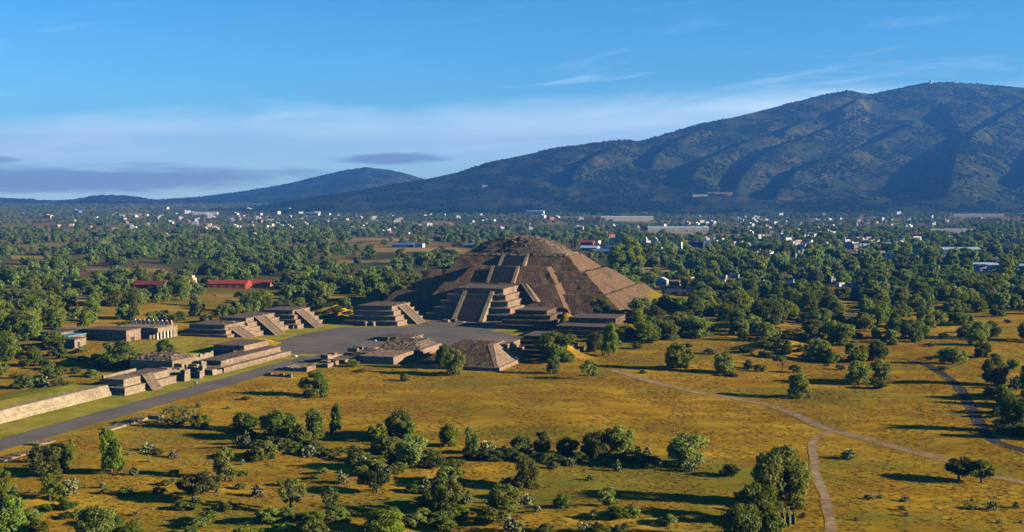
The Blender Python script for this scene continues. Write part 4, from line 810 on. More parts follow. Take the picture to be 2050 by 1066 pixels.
# x, y of the foot, height and width in photo pixels, kind, label
TL = [(223, 947, 89, 60, 'tall', 'tall full green tree standing alone between avenue and near meadow'), (96, 950, 62, 82, 'round', 'broad green tree beside the dark foundation near the avenue'), (100, 1003, 58, 72, 'open', 'leaning tree with bare slanting trunk over the bare soil mound'),
 (140, 925, 48, 34, 'tall', 'slim tree between the broad tree and the tall full tree'), (137, 993, 38, 44, 'pale', 'yellow-green bush next to the leaning tree'), (4, 990, 58, 44, 'round', 'green tree cut by the picture edge above the soil mound'),
 (18, 1078, 88, 82, 'round', 'big dense tree at the bottom corner below the soil mound'), (190, 1092, 82, 92, 'round', 'wide tree at the bottom edge beside the curving ditch'), (262, 1090, 48, 60, 'bush', 'low leafy bush joined to the wide bottom tree'),
 (452, 962, 70, 54, 'tall', 'upright green tree with pale cactus at its foot in the near meadow'), (388, 1003, 57, 84, 'domed', 'dark domed acacia on a short trunk in the near meadow'), (530, 920, 42, 58, 'dark', 'dark rounded shrub between two pale cactus clumps'),
 (560, 882, 64, 80, 'round', 'largest tree of the thicket below the avenue bend'), (492, 862, 46, 62, 'bush', 'low green bush at the start of the avenue thicket'), (628, 880, 66, 52, 'tall', 'tall tree in the middle of the avenue thicket'), (672, 868, 60, 32, 'tall', 'narrow tree at the meadow end of the avenue thicket'),
 (600, 890, 46, 52, 'dark', 'dark shrub under the tall thicket tree'), (345, 855, 50, 74, 'wispy', 'wispy half-bare bush by the avenue kerb'), (402, 857, 36, 40, 'bush', 'small bush with cactus beside the wispy bush'), (492, 801, 8, 20, 'dark', 'tiny dark shrub in grass above the avenue thicket'),
 (583, 1027, 68, 64, 'open', 'airy tree with thin visible trunk near the stony knoll'), (656, 1033, 62, 44, 'open', 'smaller airy tree behind the stony knoll'), (632, 1082, 50, 66, 'bush', 'leafy bush on the stony knoll'), (485, 1080, 25, 60, 'bush', 'low bush cut by the bottom edge west of the knoll'),
 (797, 872, 54, 64, 'round', 'twin-topped tree at the back of the meadow thicket'), (752, 882, 42, 46, 'bush', 'round bush at the avenue side of the meadow thicket'), (814, 876, 36, 40, 'round', 'smaller tree against the twin-topped tree'), (822, 934, 68, 78, 'round', 'big dense tree in the middle of the meadow thicket'),
 (770, 908, 40, 60, 'dark', 'dark shrub mass in the shade of the meadow thicket'), (897, 893, 50, 46, 'round', 'first tree of the meadow row, just past the thicket'), (943, 908, 52, 38, 'tall', 'slim second tree of the meadow row, beside dark cactus'), (1042, 906, 36, 48, 'bush', 'low spreading bush in the middle of the meadow row'),
 (1087, 906, 46, 38, 'round', 'small round tree in the middle of the meadow row'), (1141, 912, 42, 48, 'dark', 'dark tree of the meadow row with a pale cactus in front'), (1193, 916, 56, 52, 'round', 'soft green tree of the meadow row beside a bigger lighter one'), (1242, 912, 62, 68, 'round', 'light green spreading tree near the end of the meadow row'),
 (1372, 932, 70, 94, 'round', 'big spreading tree closing the meadow row, cactus at its foot'), (1465, 952, 28, 44, 'dark', 'dark shrub between the meadow row and the huge tree'), (1055, 977, 70, 64, 'round', 'round leaning tree standing free below the meadow row'), (1010, 1020, 52, 64, 'round', 'tree directly in front of the free-standing round tree'),
 (890, 1024, 74, 74, 'round', 'large tree throwing a long shadow in the lower meadow'), (906, 972, 46, 66, 'bush', 'bush spreading behind the large lower-meadow tree'), (755, 987, 48, 66, 'domed', 'dark flat acacia in the lower meadow'), (768, 1076, 58, 88, 'round', 'wide tree at the bottom edge below the lower meadow'),
 (1124, 1018, 32, 38, 'bush', 'small dense green bush alone on bright grass'), (1210, 1012, 42, 50, 'bush', 'green bush with pale undergrowth in the lower meadow'), (715, 925, 30, 46, 'dark', 'dark low shrub in the long shadow of the thicket'), (860, 1012, 30, 60, 'dark', 'dark undergrowth at the foot of the large lower-meadow tree'), (985, 1045, 30, 70, 'dark', 'dark undergrowth below the tree in front of the round tree'),
 (980, 922, 24, 60, 'dark', 'dark hedge-like shrub in the meadow row past the slim tree'), (1100, 925, 22, 70, 'dark', 'dark hedge-like shrub below the small round row tree'), (1300, 930, 18, 50, 'dark', 'dark shrub between pale cactus and the big spreading tree'), 
 (1562, 1012, 124, 124, 'round', 'huge dense tree beside the earth path fork'), (1518, 1050, 84, 92, 'round', 'large tree leaning on the huge path-fork tree'), (1480, 1090, 84, 96, 'round', 'large bottom-edge tree below the huge path-fork tree'), (1545, 1082, 60, 60, 'bush', 'leafy bush by the column cactus at the path'),
 (1920, 962, 46, 70, 'domed', 'flat-domed dark acacia just above the earth path'), (1965, 967, 48, 64, 'domed', 'flat-domed acacia with clear trunk right at the earth path'),
 (1357, 738, 56, 58, 'round', 'dark round tree near the upper end of the earth path'), (1452, 746, 44, 48, 'round', 'lighter round tree next to the dark one near the upper path'), (1497, 737, 18, 20, 'bush', 'tiny bush past the lighter round tree'), (1518, 744, 18, 30, 'dark', 'low dark shrub past the tiny bush'), (1566, 742, 28, 30, 'umbrella', 'small dark acacia in the upper meadow'), (1592, 746, 18, 28, 'dark', 'dark shrub touching the small upper acacia'),
 (1601, 796, 52, 54, 'tall', 'drooping tree alone above the earth path bend'), (1718, 769, 52, 60, 'round', 'big green tree of the clump in the open meadow'), (1765, 761, 44, 46, 'round', 'second tree of the open-meadow clump'), (1757, 778, 18, 40, 'dark', 'dark low bush at the foot of the open-meadow clump'), (1715, 724, 44, 50, 'round', 'dusky tree behind the open-meadow clump'), (1757, 722, 42, 48, 'round', 'broad dusky tree behind the second clump tree'),
 (1640, 723, 48, 52, 'round', 'green tree on the flank of the grassy mound with cactus'), (1666, 728, 26, 36, 'bush', 'round bush beside the mound-flank tree'), (1682, 691, 46, 56, 'round', 'tree behind the grassy mound'), (1772, 681, 18, 30, 'umbrella', 'tiny parasol-shaped acacia alone in the far meadow'), (1781, 661, 16, 24, 'dark', 'tiny dark shrub beyond the parasol acacia'),
 (1907, 729, 36, 58, 'round', 'wide tree by the start of the dark track'), (1955, 691, 34, 40, 'round', 'tree beyond the wide track tree'), (1965, 716, 34, 38, 'round', 'tree beside the wide track tree'), (1985, 677, 36, 42, 'round', 'tree in the far corner of the track meadow'),
 (1992, 772, 62, 52, 'round', 'double tree on the outer side of the dark track'), (2028, 740, 22, 30, 'round', 'small tree behind the double track tree'), (1990, 792, 22, 40, 'dark', 'dark shrub under the double track tree'), (2030, 864, 74, 66, 'round', 'large dark tree at the picture edge by the dark track'), (2012, 812, 46, 44, 'round', 'tree between the double tree and the large edge tree'),
 (2072, 800, 60, 60, 'round', 'tree just outside the track bend, mostly cut off by the edge'), (2085, 835, 60, 60, 'round', 'edge tree casting shade over the dark track'), (2070, 778, 56, 56, 'tall', 'edge tree behind the double track tree'), (2095, 880, 60, 62, 'round', 'lowest edge tree beside the dark track'),
 (1535, 656, 62, 66, 'round', 'large tree rising behind the grassy mound'), (1508, 664, 34, 42, 'round', 'smaller tree clinging to the large tree behind the mound'), (1392, 676, 46, 64, 'round', 'wide tree on the near bank below the grove'), (1362, 672, 34, 40, 'round', 'tree next to the wide tree below the grove'), (1452, 644, 40, 42, 'round', 'round tree in front of the grove'),
 (1410, 616, 34, 44, 'round', 'tree beside the pyramid end of the grove'), (1420, 633, 24, 28, 'round', 'small tree in the grass before the grove'), (1310, 646, 34, 52, 'round', 'tree on the slope beside the pyramid mound'), (1304, 682, 36, 40, 'round', 'tree at the back of the pyramid-side meadow'), (1370, 641, 24, 42, 'dark', 'dark shrub below the grove edge'),
 (1112, 724, 62, 92, 'round', 'broad dense tree hiding the five-stepped platform'), (1107, 748, 36, 32, 'tall', 'slim light tree in front of the broad platform tree'), (1178, 758, 36, 44, 'open', 'light airy tree by the upper end of the earth path'), (890, 738, 48, 38, 'tall', 'back one of two trees before the sloping rubble platform'), (910, 750, 54, 44, 'tall', 'front one of two trees before the sloping rubble platform'),
 (632, 795, 55, 60, 'round', 'bushy round tree beside the avenue ruins'), (811, 764, 18, 24, 'dark', 'single small bush in the middle of the bright meadow'), (1220, 713, 66, 44, 'tall', 'tall double-crowned tree beside the low two-stage platform'), (1190, 705, 42, 40, 'round', 'shaded tree behind the tall double-crowned tree'), (1202, 630, 36, 46, 'round', 'dark tree hiding the lower corner of the pyramid'),
 (1246, 622, 26, 32, 'round', 'small tree on the pyramid flank mound'), (1282, 634, 40, 50, 'round', 'bright tree on the pyramid flank mound'), (1312, 643, 30, 48, 'round', 'tree at the outer foot of the pyramid flank mound'), (1295, 684, 44, 48, 'round', 'round tree in front of the pyramid flank mound'), (1262, 682, 30, 36, 'dark', 'shrub beside the round tree before the flank mound'),
 (243, 734, 56, 84, 'round', 'broad tree in front of the low stone rooms'), (331, 712, 33, 42, 'round', 'compact bright tree on the grass terrace'), (191, 732, 26, 34, 'dark', 'dark shrub under the broad tree by the stone rooms'), (48, 778, 32, 40, 'dark', 'dark bush behind the retaining wall'), (112, 758, 26, 46, 'dark', 'dark spreading bush with cactus behind the retaining wall'), (120, 776, 20, 42, 'pale', 'pale low bush behind the retaining wall'),
 (150, 749, 16, 24, 'bush', 'small green bush past the dark spreading bush'), (98, 739, 22, 28, 'bush', 'small bush in grass west of the broad room tree'), (60, 733, 44, 50, 'round', 'tree at the western meadow edge'), (4, 750, 32, 30, 'bush', 'bush cut by the picture edge behind the wall'), (105, 697, 34, 52, 'round', 'tree below the stone rooms at the wood edge'), (22, 720, 48, 42, 'round', 'tall wood-edge tree near the picture border'), (169, 661, 42, 36, 'round', 'tree standing behind the low stone rooms'),
 (265, 668, 30, 60, 'dark', 'dark tree mass behind the low stone rooms'), (722, 745, 6, 26, 'dark', 'dark low shrub patch in the bright meadow near the ruins'), (704, 735, 18, 30, 'bush', 'bright green bush at the end of the taller ruined wall'),
 (1240, 538, 52, 56, 'tall', 'tall dark tree closest to the tan field behind the pyramid'), (1266, 537, 60, 60, 'tall', 'tallest dark tree of the clump behind the pyramid'), (1292, 535, 52, 50, 'round', 'dark tree at the town end of the tall clump')]
for (x, y, h, w, kind, lab) in TL:
    X, Y, Z = px(x, y) if y < 1120 else (*at_plane(x, y), 0); k = math.hypot(Y, 60) / F_PX; plant_tree(X, Y, Z, h * k, w * k, kind, lab)
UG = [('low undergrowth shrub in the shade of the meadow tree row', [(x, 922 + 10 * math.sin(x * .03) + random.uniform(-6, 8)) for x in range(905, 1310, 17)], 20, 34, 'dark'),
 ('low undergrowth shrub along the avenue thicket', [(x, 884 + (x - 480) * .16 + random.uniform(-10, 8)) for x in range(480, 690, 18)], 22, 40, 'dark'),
 ('low undergrowth shrub in the meadow thicket', [(random.uniform(720, 880), random.uniform(900, 950)) for _ in range(14)], 24, 42, 'bush'),
 ('low undergrowth shrub below the large lower-meadow tree', [(random.uniform(840, 1040), random.uniform(985, 1050)) for _ in range(12)], 22, 40, 'bush'),
 ('small shrub growing on the round grassy mound by the platforms', [(random.uniform(612, 705), random.uniform(610, 636)) for _ in range(30)], 8, 18, 'dark'),
 ('shrub on the cactus-covered meadow mound', [(random.uniform(1480, 1640), random.uniform(672, 715)) for _ in range(16)], 13, 26, 'dark'),
 ('shrub on the bare soil mound and ditch', [(random.uniform(20, 180), random.uniform(985, 1040)) for _ in range(9)], 16, 30, 'bush'),
 ('shrub on the slope beside the great pyramid', [(random.uniform(1215, 1345), random.uniform(600, 700)) for _ in range(18)], 14, 28, 'bush'),
 ('shrub in the dry ground behind the retaining wall', [(random.uniform(0, 200), random.uniform(715, 780)) for _ in range(16)], 14, 30, 'bush'),
 ('low shrub in front of the huge path-fork tree', [(random.uniform(1430, 1560), random.uniform(1015, 1075)) for _ in range(8)], 24, 44, 'bush'),
 ('shrub beside the edge trees at the dark track', [(random.uniform(1985, 2050), random.uniform(770, 880)) for _ in range(9)], 22, 40, 'dark'),
 ('leafy shrub along the bottom edge of the meadow', [(random.uniform(0, 1450), random.uniform(1035, 1075)) for _ in range(34)], 26, 46, 'bush'),
 ('shrub among the cactus clumps of the near meadow', [(random.uniform(60, 900), random.uniform(905, 1030)) for _ in range(34)], 15, 30, 'bush'),
 ('dark low shrub among the trees of the eastern meadow', [(random.uniform(1280, 2040), random.uniform(640, 760)) for _ in range(34)], 9, 20, 'dark'),
 ('small shrub on the knoll at the bottom edge', [(random.uniform(570, 720), random.uniform(1030, 1068)) for _ in range(9)], 14, 28, 'bush')]
for lab, pp, h, w, kind in UG:
    for x, y in pp:
        X, Y, Z = px(x, y); k = math.hypot(Y, 60) / F_PX; q = random.uniform(.7, 1.25); plant_tree(X, Y, Z, h * k * q, w * k * q, kind, lab, lab + ' group')
# prickly pears
def nopal_mesh(seed, n=150):
    g = random.Random(seed); m = MB(); lobes = [(g.uniform(-.18, .18), g.uniform(-.18, .18), g.uniform(.6, 1.0)) for _ in range(4)]
    for i in range(n):
        a, e, q = g.uniform(0, 6.28), math.asin(g.uniform(-.05, 1)), g.uniform(.35, 1.0) ** .5; L = lobes[i % 4]
        p = Vector((L[0] + .27 * q * math.cos(a) * math.cos(e), L[1] + .27 * q * math.sin(a) * math.cos(e), .02 + .78 * L[2] * q * math.sin(e))); s = g.uniform(.10, .17)
        mat = Matrix.Translation(p) @ Euler((g.uniform(-.8, .8), g.uniform(-.5, .5), g.uniform(0, 6.3))).to_matrix().to_4x4(); k = 7
        vs = [mat @ Vector((0, -s * .14, s * .5))] + [mat @ Vector((s * .42 * math.sin(t), 0, s * .5 - s * .52 * math.cos(t))) for t in [2 * math.pi * u / k for u in range(k)]] + [mat @ Vector((0, s * .14, s * .5))]
        m.add(vs, [(0, 1 + (u + 1) % k, 1 + u) for u in range(k)] + [(k + 1, 1 + u, 1 + (u + 1) % k) for u in range(k)])
    return m.mesh('pads', M['cactus'])
NOP = [nopal_mesh(i) for i in range(4)]
NL = [(27, 986, 26, 28, 'over the bare soil mound'), (294, 903, 22, 44, 'spreading widely in grass past the tall full tree'), (309, 905, 12, 12, 'tiny, below the wide spreading cactus'), (346, 917, 24, 30, 'past the wide spreading cactus'), (268, 952, 26, 24, 'in the shadow of the tall full tree'), (515, 995, 36, 36, 'pale and full beside the dark acacia shadow'), (484, 931, 15, 16, 'small, behind the upright tree'),
 (491, 896, 44, 40, 'tall, at the corner of the avenue thicket'), (565, 903, 28, 26, 'behind the dark rounded shrub'), (625, 914, 34, 48, 'broad pale clump below the avenue thicket'), (437, 988, 15, 14, 'small, next to the dark domed acacia'), (347, 963, 10, 18, 'low yellowish clump past the tall tree shadow'), (326, 969, 8, 14, 'smallest grey clump past the tall tree shadow'), (685, 968, 34, 30, 'pale clump west of the flat acacia'),
 (397, 816, 16, 16, 'small, at the avenue edge above the wispy bush'), (390, 829, 13, 16, 'dark, between avenue edge and wispy bush'), (456, 819, 10, 15, 'alone in grass beyond the avenue edge'), (612, 1068, 24, 36, 'on the stony knoll'), (978, 906, 34, 44, 'dark clump inside the meadow row'), (861, 922, 34, 40, 'bright clump against the big thicket tree'), (1143, 934, 26, 30, 'pale clump before the dark row tree'), (1213, 932, 24, 36, 'light clump before the soft green row tree'),
 (1235, 943, 30, 24, 'pale clump standing out below the row end'), (1275, 908, 22, 28, 'clump behind the row end'), (1296, 910, 22, 24, 'clump just past the row end'), (730, 937, 38, 40, 'dark clump in the thicket shade'), (768, 954, 30, 38, 'light clump above the flat acacia'), (1015, 974, 28, 44, 'pinkish pale clump behind the tree pair'), (930, 1010, 42, 42, 'large clump beside the large lower tree'), (852, 977, 40, 38, 'dark clump beside the spreading bush'),
 (1186, 1040, 28, 30, 'on the grassy knoll above the bottom edge'), (1263, 1029, 34, 28, 'tall grey clump alone on bright grass'), (1172, 1070, 36, 38, 'pale clump at the bottom edge below the knoll'), (1250, 1062, 25, 28, 'small clump at the bottom edge past the knoll'), (1022, 1070, 50, 54, 'huge pale clump at the bottom edge below the tree pair'), (1050, 1010, 30, 40, 'clump between the tree pair and the knoll'),
 (1317, 937, 30, 30, 'dark clump on the near side of the big spreading tree'), (1383, 944, 28, 36, 'pale clump under the big spreading tree'), (1608, 1037, 19, 18, 'small, between huge tree and earth path'), (1694, 918, 27, 38, 'dark domed clump above the path fork'), (1740, 1000, 16, 26, 'pale low clump in the corner meadow'), (1810, 1005, 17, 28, 'pair-like clump in the middle of the corner meadow'), (1985, 1022, 28, 30, 'clump near the picture edge in the corner meadow'), (2033, 1017, 20, 20, 'last clump at the picture edge of the corner meadow'),
 (1945, 1020, 13, 42, 'low dark clump in the corner meadow'), (2034, 782, 42, 34, 'tall clump behind the double track tree'), (1190, 752, 18, 18, 'by the upper end of the earth path'), (84, 774, 30, 32, 'bright clump behind the retaining wall'), (1490, 705, 14, 30, 'grey clump on the mound slope'), (1610, 722, 18, 34, 'pale clump on the far mound slope'), (1420, 708, 18, 40, 'wide pale clump before the mound'), (1540, 672, 12, 30, 'clump on top of the mound'), (1600, 664, 12, 26, 'clump behind the mound top'), (1235, 690, 14, 24, 'clump below the tall double-crowned tree'), (165, 705, 16, 40, 'pale clump before the low stone rooms')]
def plant_nopal(X, Y, Z, h, w, label, group=None):
    o = link('prickly_pear', NOP[random.randrange(4)]); o.location = (X, Y, Z - .05); o.rotation_euler = (0, 0, random.uniform(0, 6.3)); o.scale = (w, w, h); TREES.append((X, Y, w * .4)); return tag(o, label, 'cactus', group)
for x, y, h, w, lab in NL:
    X, Y, Z = px(x, min(y, 1090)); k = math.hypot(Y, 60) / F_PX; plant_nopal(X, Y, Z, h * k, w * k, 'prickly pear cactus, ' + lab)
for i in range(46):
    x, y = random.choice([(random.uniform(650, 1320), random.uniform(900, 1066)), (random.uniform(200, 700), random.uniform(890, 1060)), (random.uniform(1480, 1660), random.uniform(690, 730)), (random.uniform(1690, 2045), random.uniform(985, 1060))])
    X, Y, Z = px(x, y); k = Y / F_PX; h = random.uniform(9, 19); plant_nopal(X, Y, Z, h * k, h * 1.2 * k, 'small prickly pear clump scattered among the meadow shrubs', 'small prickly pears scattered in the meadows')
for (x, y, h) in ((1568, 1052, 38), (1578, 1056, 44), (1589, 1050, 30)):
    X, Y, Z = px(x, y); k = Y / F_PX; o = link('column_cactus', None); o.location = (X, Y, Z - .1)
    tag(o, {38: 'column cactus of middle height at the foot of the huge tree', 44: 'tallest column cactus at the foot of the huge tree', 30: 'shortest column cactus, closest to the earth path'}[h], 'cactus', 'column cacti by the path')
    H = h * k
    for i, (dx, dy, q) in enumerate(((0, 0, 1), (.35, .1, .8), (-.3, .2, .7), (.1, -.35, .55))): m = MB(); m.tube([(dx * .4, dy * .4, 0), (dx, dy, H * .2), (dx, dy, H * q * .96), (dx, dy, H * q)], [.16, .18, .17, .06], 8); m.obj('stem', M['cactus2'], o, True)

# ---- wider woodland: nearest trees as individuals, the rest one mass
def in_foot(X, Y, pad=0.0):
    u, w = L2(X, Y); return any(a - pad < u < b + pad and c - pad < w < d + pad for a, b, c, d in FOOT)
PA = np.array([(p[0], p[1]) for p in PATHS])
def near_path(X, Y, d): return ((PA[:, 0] - X) ** 2 + (PA[:, 1] - Y) ** 2).min() < d * d
def density(x, y, X, Y):                    # how wooded the land is there (0..1)
    n = mnoise.fractal(Vector((X / 140, Y / 140, 2)), .8, 2, 3)
    n2 = mnoise.noise(Vector((X / 320, Y / 500, 8)))
    if y > 720: return 0
    if any(a - 2 < x < b + 2 and c - 1 < y < d + 2.5 for a, b, c, d in FIELDS): return .02
    if x < 800 and y > 450:
        if y > 650 and x > 125: return 0
        if y > 640: return .55 if n > -.25 else .1
        if 455 < y < 545: return .62 if n + n2 * .8 > -.02 else .06
        return .56 if n > -.24 else .12
    if y <= 450: return .6 if n + n2 > -.0 else .08
    if x < 1240: return .52 if n + n2 > 0.04 else .06
    if y < 470: return .45 if n > -.0 else .08
    if y < 604:
        if x < 1345 and 536 < y < 556: return 0
        return (.95 if y > 556 else .75) if n > -.45 else .25
    if y < 640: return .5 if n > -.2 else .08
    if y < 690: return (.38 if x < 1800 else .14) if n > -.2 else .04
    return .015
cand = []
tree_xy = list(TREES)
def scatter(r0, r1, area, smin, smax, lim):
    th = 24.6; A = (r1 * r1 - r0 * r0) * R(th); n = int(A / area)
    rr = np.sqrt(rng.uniform(r0 * r0, r1 * r1, n)); tt = rng.uniform(-R(th), R(th), n)
    for r, t in zip(rr, tt):
        X, Y = r * math.sin(t), r * math.cos(t); x, y = project(X, Y, float(terrain(X, Y)))
        if rng.random() > density(x, y, X, Y): continue
        if in_foot(X, Y, 3): continue
        if any(0 < yh - Y < dd and abs(X - xt * Y) < hw + 2.5 for xt, yh, hw, dd in CLEAR): continue
        if any((X - a) ** 2 + (Y - b) ** 2 < (c * .8 + 2.0) ** 2 for a, b, c in HOUSES if abs(X - a) < 30): continue
        if r < 900 and (near_path(X, Y, 5) or any((X - a) ** 2 + (Y - b) ** 2 < (c + 2.0) ** 2 for a, b, c in tree_xy if abs(X - a) < 10)): continue
        n3 = mnoise.noise(Vector((X / 38, Y / 60, 5)))
        if rng.random() > (1.0 if n3 > -.05 else .42): continue
        w = smin * .75 + (smax * 1.22 - smin * .75) * rng.random() ** 1.5; h = w * rng.uniform(.72, 1.08)
        if 1300 < x < 2050 and 505 < y < 548: h *= 1.35; w *= 1.15
        cand.append((w / r, X, Y, h, w, x, y))
scatter(420, 900, 50, 4.5, 10.5, 0); scatter(900, 1700, 76, 5.0, 11, 0); scatter(1700, 2700, 125, 6, 12, 0)
cand.sort(reverse=True)
n_tree = sum(1 for t in TL if t[4] not in ('bush', 'dark', 'pale', 'wispy'))
keep = 292 - n_tree; near, rest = cand[:keep], cand[keep:]
for _, X, Y, h, w, x, y in near:
    z = 'in the western woods behind the stepped platforms' if x < 800 else ('in the plain behind the great pyramid' if x < 1200 and y < 560 else ('in the grove between the meadow and the town' if y < 606 else 'scattered in the far meadow below the grove'))
    kind = random.choices(['round', 'tall', 'umbrella', 'open'], [70, 20, 5, 5])[0]
    lab = {'round': 'round leafy tree ', 'tall': 'upright leafy tree ', 'umbrella': 'dark flat-topped tree ', 'open': 'thin airy tree '}[kind] + z
    plant_tree(X, Y, gz(X, Y), h, w, kind, lab, lab.replace('tree ', 'trees '))
def stuff(name, pts, kinds, scl, protos, rots=None):
    """one object: points carrying instances of the given meshes"""
    n = len(pts); me = bpy.data.meshes.new(name); me.vertices.add(n); me.vertices.foreach_set('co', np.asarray(pts, np.float32).ravel())
    a = me.attributes.new('pick', 'INT', 'POINT'); a.data.foreach_set('value', np.asarray(kinds, np.int32))
    a = me.attributes.new('size', 'FLOAT_VECTOR', 'POINT'); a.data.foreach_set('vector', np.asarray(scl, np.float32).ravel())
    a = me.attributes.new('turn', 'FLOAT_VECTOR', 'POINT'); rt = np.zeros((n, 3), np.float32); rt[:, 2] = rng.uniform(0, 6.28, n); a.data.foreach_set('vector', rt.ravel())
    o = link(name, me); ng = bpy.data.node_groups.new(name, 'GeometryNodeTree')
    ng.interface.new_socket('Geometry', in_out='INPUT', socket_type='NodeSocketGeometry'); ng.interface.new_socket('Geometry', in_out='OUTPUT', socket_type='NodeSocketGeometry')
    gi, go, jn = ng.nodes.new('NodeGroupInput'), ng.nodes.new('NodeGroupOutput'), ng.nodes.new('GeometryNodeJoinGeometry'); L = ng.links.new
    def attr(nm, ty): q = ng.nodes.new('GeometryNodeInputNamedAttribute'); q.data_type = ty; q.inputs['Name'].default_value = nm; return q.outputs['Attribute']
    pk, sz, tn = attr('pick', 'INT'), attr('size', 'FLOAT_VECTOR'), attr('turn', 'FLOAT_VECTOR')
    for i, pm in enumerate(protos):
        po = bpy.data.objects.new(name + '_kind', pm); oi = ng.nodes.new('GeometryNodeObjectInfo'); oi.inputs['Object'].default_value = po; oi.inputs['As Instance'].default_value = False
        cmp = ng.nodes.new('FunctionNodeCompare'); cmp.data_type = 'INT'; cmp.operation = 'EQUAL'; L(pk, cmp.inputs[2]); cmp.inputs[3].default_value = i
        ip = ng.nodes.new('GeometryNodeInstanceOnPoints'); L(gi.outputs[0], ip.inputs['Points']); L(cmp.outputs[0], ip.inputs['Selection']); L(oi.outputs['Geometry'], ip.inputs['Instance'])
        er = ng.nodes.new('FunctionNodeEulerToRotation'); L(tn, er.inputs[0]); L(er.outputs[0], ip.inputs['Rotation']); L(sz, ip.inputs['Scale']); L(ip.outputs[0], jn.inputs[0])
    L(jn.outputs[0], go.inputs[0]); md = o.modifiers.new('scatter', 'NODES'); md.node_group = ng
    return tag(o, kind='stuff')
def far_house(i, c, rf):
    m = MB(); g = random.Random(i); w, d, h = g.uniform(8, 15), g.uniform(7, 11), g.uniform(3.2, 6.2); m.box(-w / 2, w / 2, -d / 2, d / 2, -1, h, 0); m.box(-w / 2 - .2, w / 2 + .2, -d / 2 - .2, d / 2 + .2, h, h + .35, 1)
    if i % 2: m.box(-w / 2, -w / 8, -d / 2 + .5, d / 2, h + .35, h + 3, 0)
    for k in range(3): c_ = -w / 2 + w * (k + .5) / 3; m.box(c_ - .6, c_ + .6, -d / 2 - .06, -d / 2 + .1, 1, 2.3, 2)
    return m.mesh('far_house', [PAINT[c], PAINT[rf], M['glass']])
FH = [far_house(i, c, q) for i, (c, q) in enumerate((('white', 'concrete'), ('white', 'white'), ('cream', 'terracotta'), ('white', 'concrete'), ('pink', 'concrete'), ('concrete', 'grey'), ('tan', 'cream')))]
stuff('distant_houses', [d[:3] for d in DH], [i % 7 for i in range(len(DH))], [(d[3],) * 3 for d in DH], FH)
# far plain beyond 2.7 km
far = []
n = 30000; rr = np.sqrt(rng.uniform(2700 ** 2, 7400 ** 2, n)); tt = rng.uniform(-R(24.5), R(24.5), n)
for r, t in zip(rr, tt):
    X, Y = r * math.sin(t), r * math.cos(t); q = mnoise.fractal(Vector((X / 260, Y / 420, 4)), .8, 2, 3)
    if any(0 < yh - Y < dd * 1.2 and abs(X - xt * Y) < hw + 3 for xt, yh, hw, dd in CLEAR): continue
    if q > -.02 or rng.random() < .10: w = rng.uniform(6, 13); far.append((0, X, Y, w * rng.uniform(.55, .85), w, 0, 0))
allr = rest + far
P = np.array([(c[1], c[2]) for c in allr]); Z = terrain(P[:, 0], P[:, 1]); rd = np.hypot(P[:, 0], P[:, 1])
stuff('woodland', np.column_stack([P, Z - .2]), [i % 6 for i in range(len(allr))], [(c[4] / .92, c[4] / .92, c[3] / .95) for c in allr], FARK)
# scrub over the hills
pts, sc = [], []
for (V, SS), n in zip(HV, (80000, 15000, 11000)):
    ok = SS < 1.02; Vk = V[:-1, :-1][ok[:-1, :-1]]; A = V[1:, :-1][ok[:-1, :-1]]; B = V[:-1, 1:][ok[:-1, :-1]]
    ar = np.linalg.norm(np.cross(A - Vk, B - Vk), axis=1); pick = rng.choice(len(Vk), n, p=ar / ar.sum()); q = Vk[pick] + (A - Vk)[pick] * rng.random((n, 1)) + (B - Vk)[pick] * rng.random((n, 1))
    nz = np.array([mnoise.fractal(Vector((p[0] / 180, p[1] / 260, p[2] / 90)), .9, 2, 4) for p in q]); m_ = nz + rng.normal(0, .12, n) > -.04
    q = q[m_]; pts.append(q); s = rng.uniform(5, 12.5, len(q)); sc.append(np.column_stack([s, s, s * .62]))
pts, sc = np.concatenate(pts), np.concatenate(sc)
stuff('scrub', pts - np.array([0, 0, .6]), [i % 3 for i in range(len(pts))], sc, SCRUB)
# dry grass tufts over the near meadows
def tuft_mesh(seed):
    g = random.Random(seed); m = MB()
    for _ in range(11):
        a, r, t = g.uniform(0, 6.3), g.uniform(0, .42), g.uniform(0, 6.3); x, y = r * math.cos(a), r * math.sin(a); h = g.uniform(.55, 1.0); lx, ly = g.uniform(-.3, .3), g.uniform(-.3, .3); wd = .11
        m.add([(x - wd * math.cos(t), y - wd * math.sin(t), 0), (x + wd * math.cos(t), y + wd * math.sin(t), 0), (x + lx + .03, y + ly, h), (x + lx - .03, y + ly, h)], [(0, 1, 2, 3)])
    return m.mesh('tuft', M['grass'])
gp, gs = [], []
for i in range(190000):
    r = math.sqrt(random.uniform(225 ** 2, 640 ** 2)); t = R(random.uniform(-24.5, 24.5)); X, Y = r * math.sin(t), r * math.cos(t)
    q = mnoise.fractal(Vector((X / 14, Y / 30, 0)), .8, 2, 3)
    if random.random() > .55 + .9 * q or in_foot(X, Y, .5): continue
    u, w = L2(X, Y)
    if -345 < u < -300 and w > 480: continue
    if near_path(X, Y, 1.3): continue
    s = random.uniform(.6, 1.2); gp.append((X, Y, 0)); gs.append((s, s, s * random.uniform(.16, .34)))
gp = np.array(gp); gp[:, 2] = [gz(a, b) - .03 for a, b in gp[:, :2]]
stuff('grass', gp, [i % 3 for i in range(len(gp))], gs, [tuft_mesh(i) for i in range(3)])

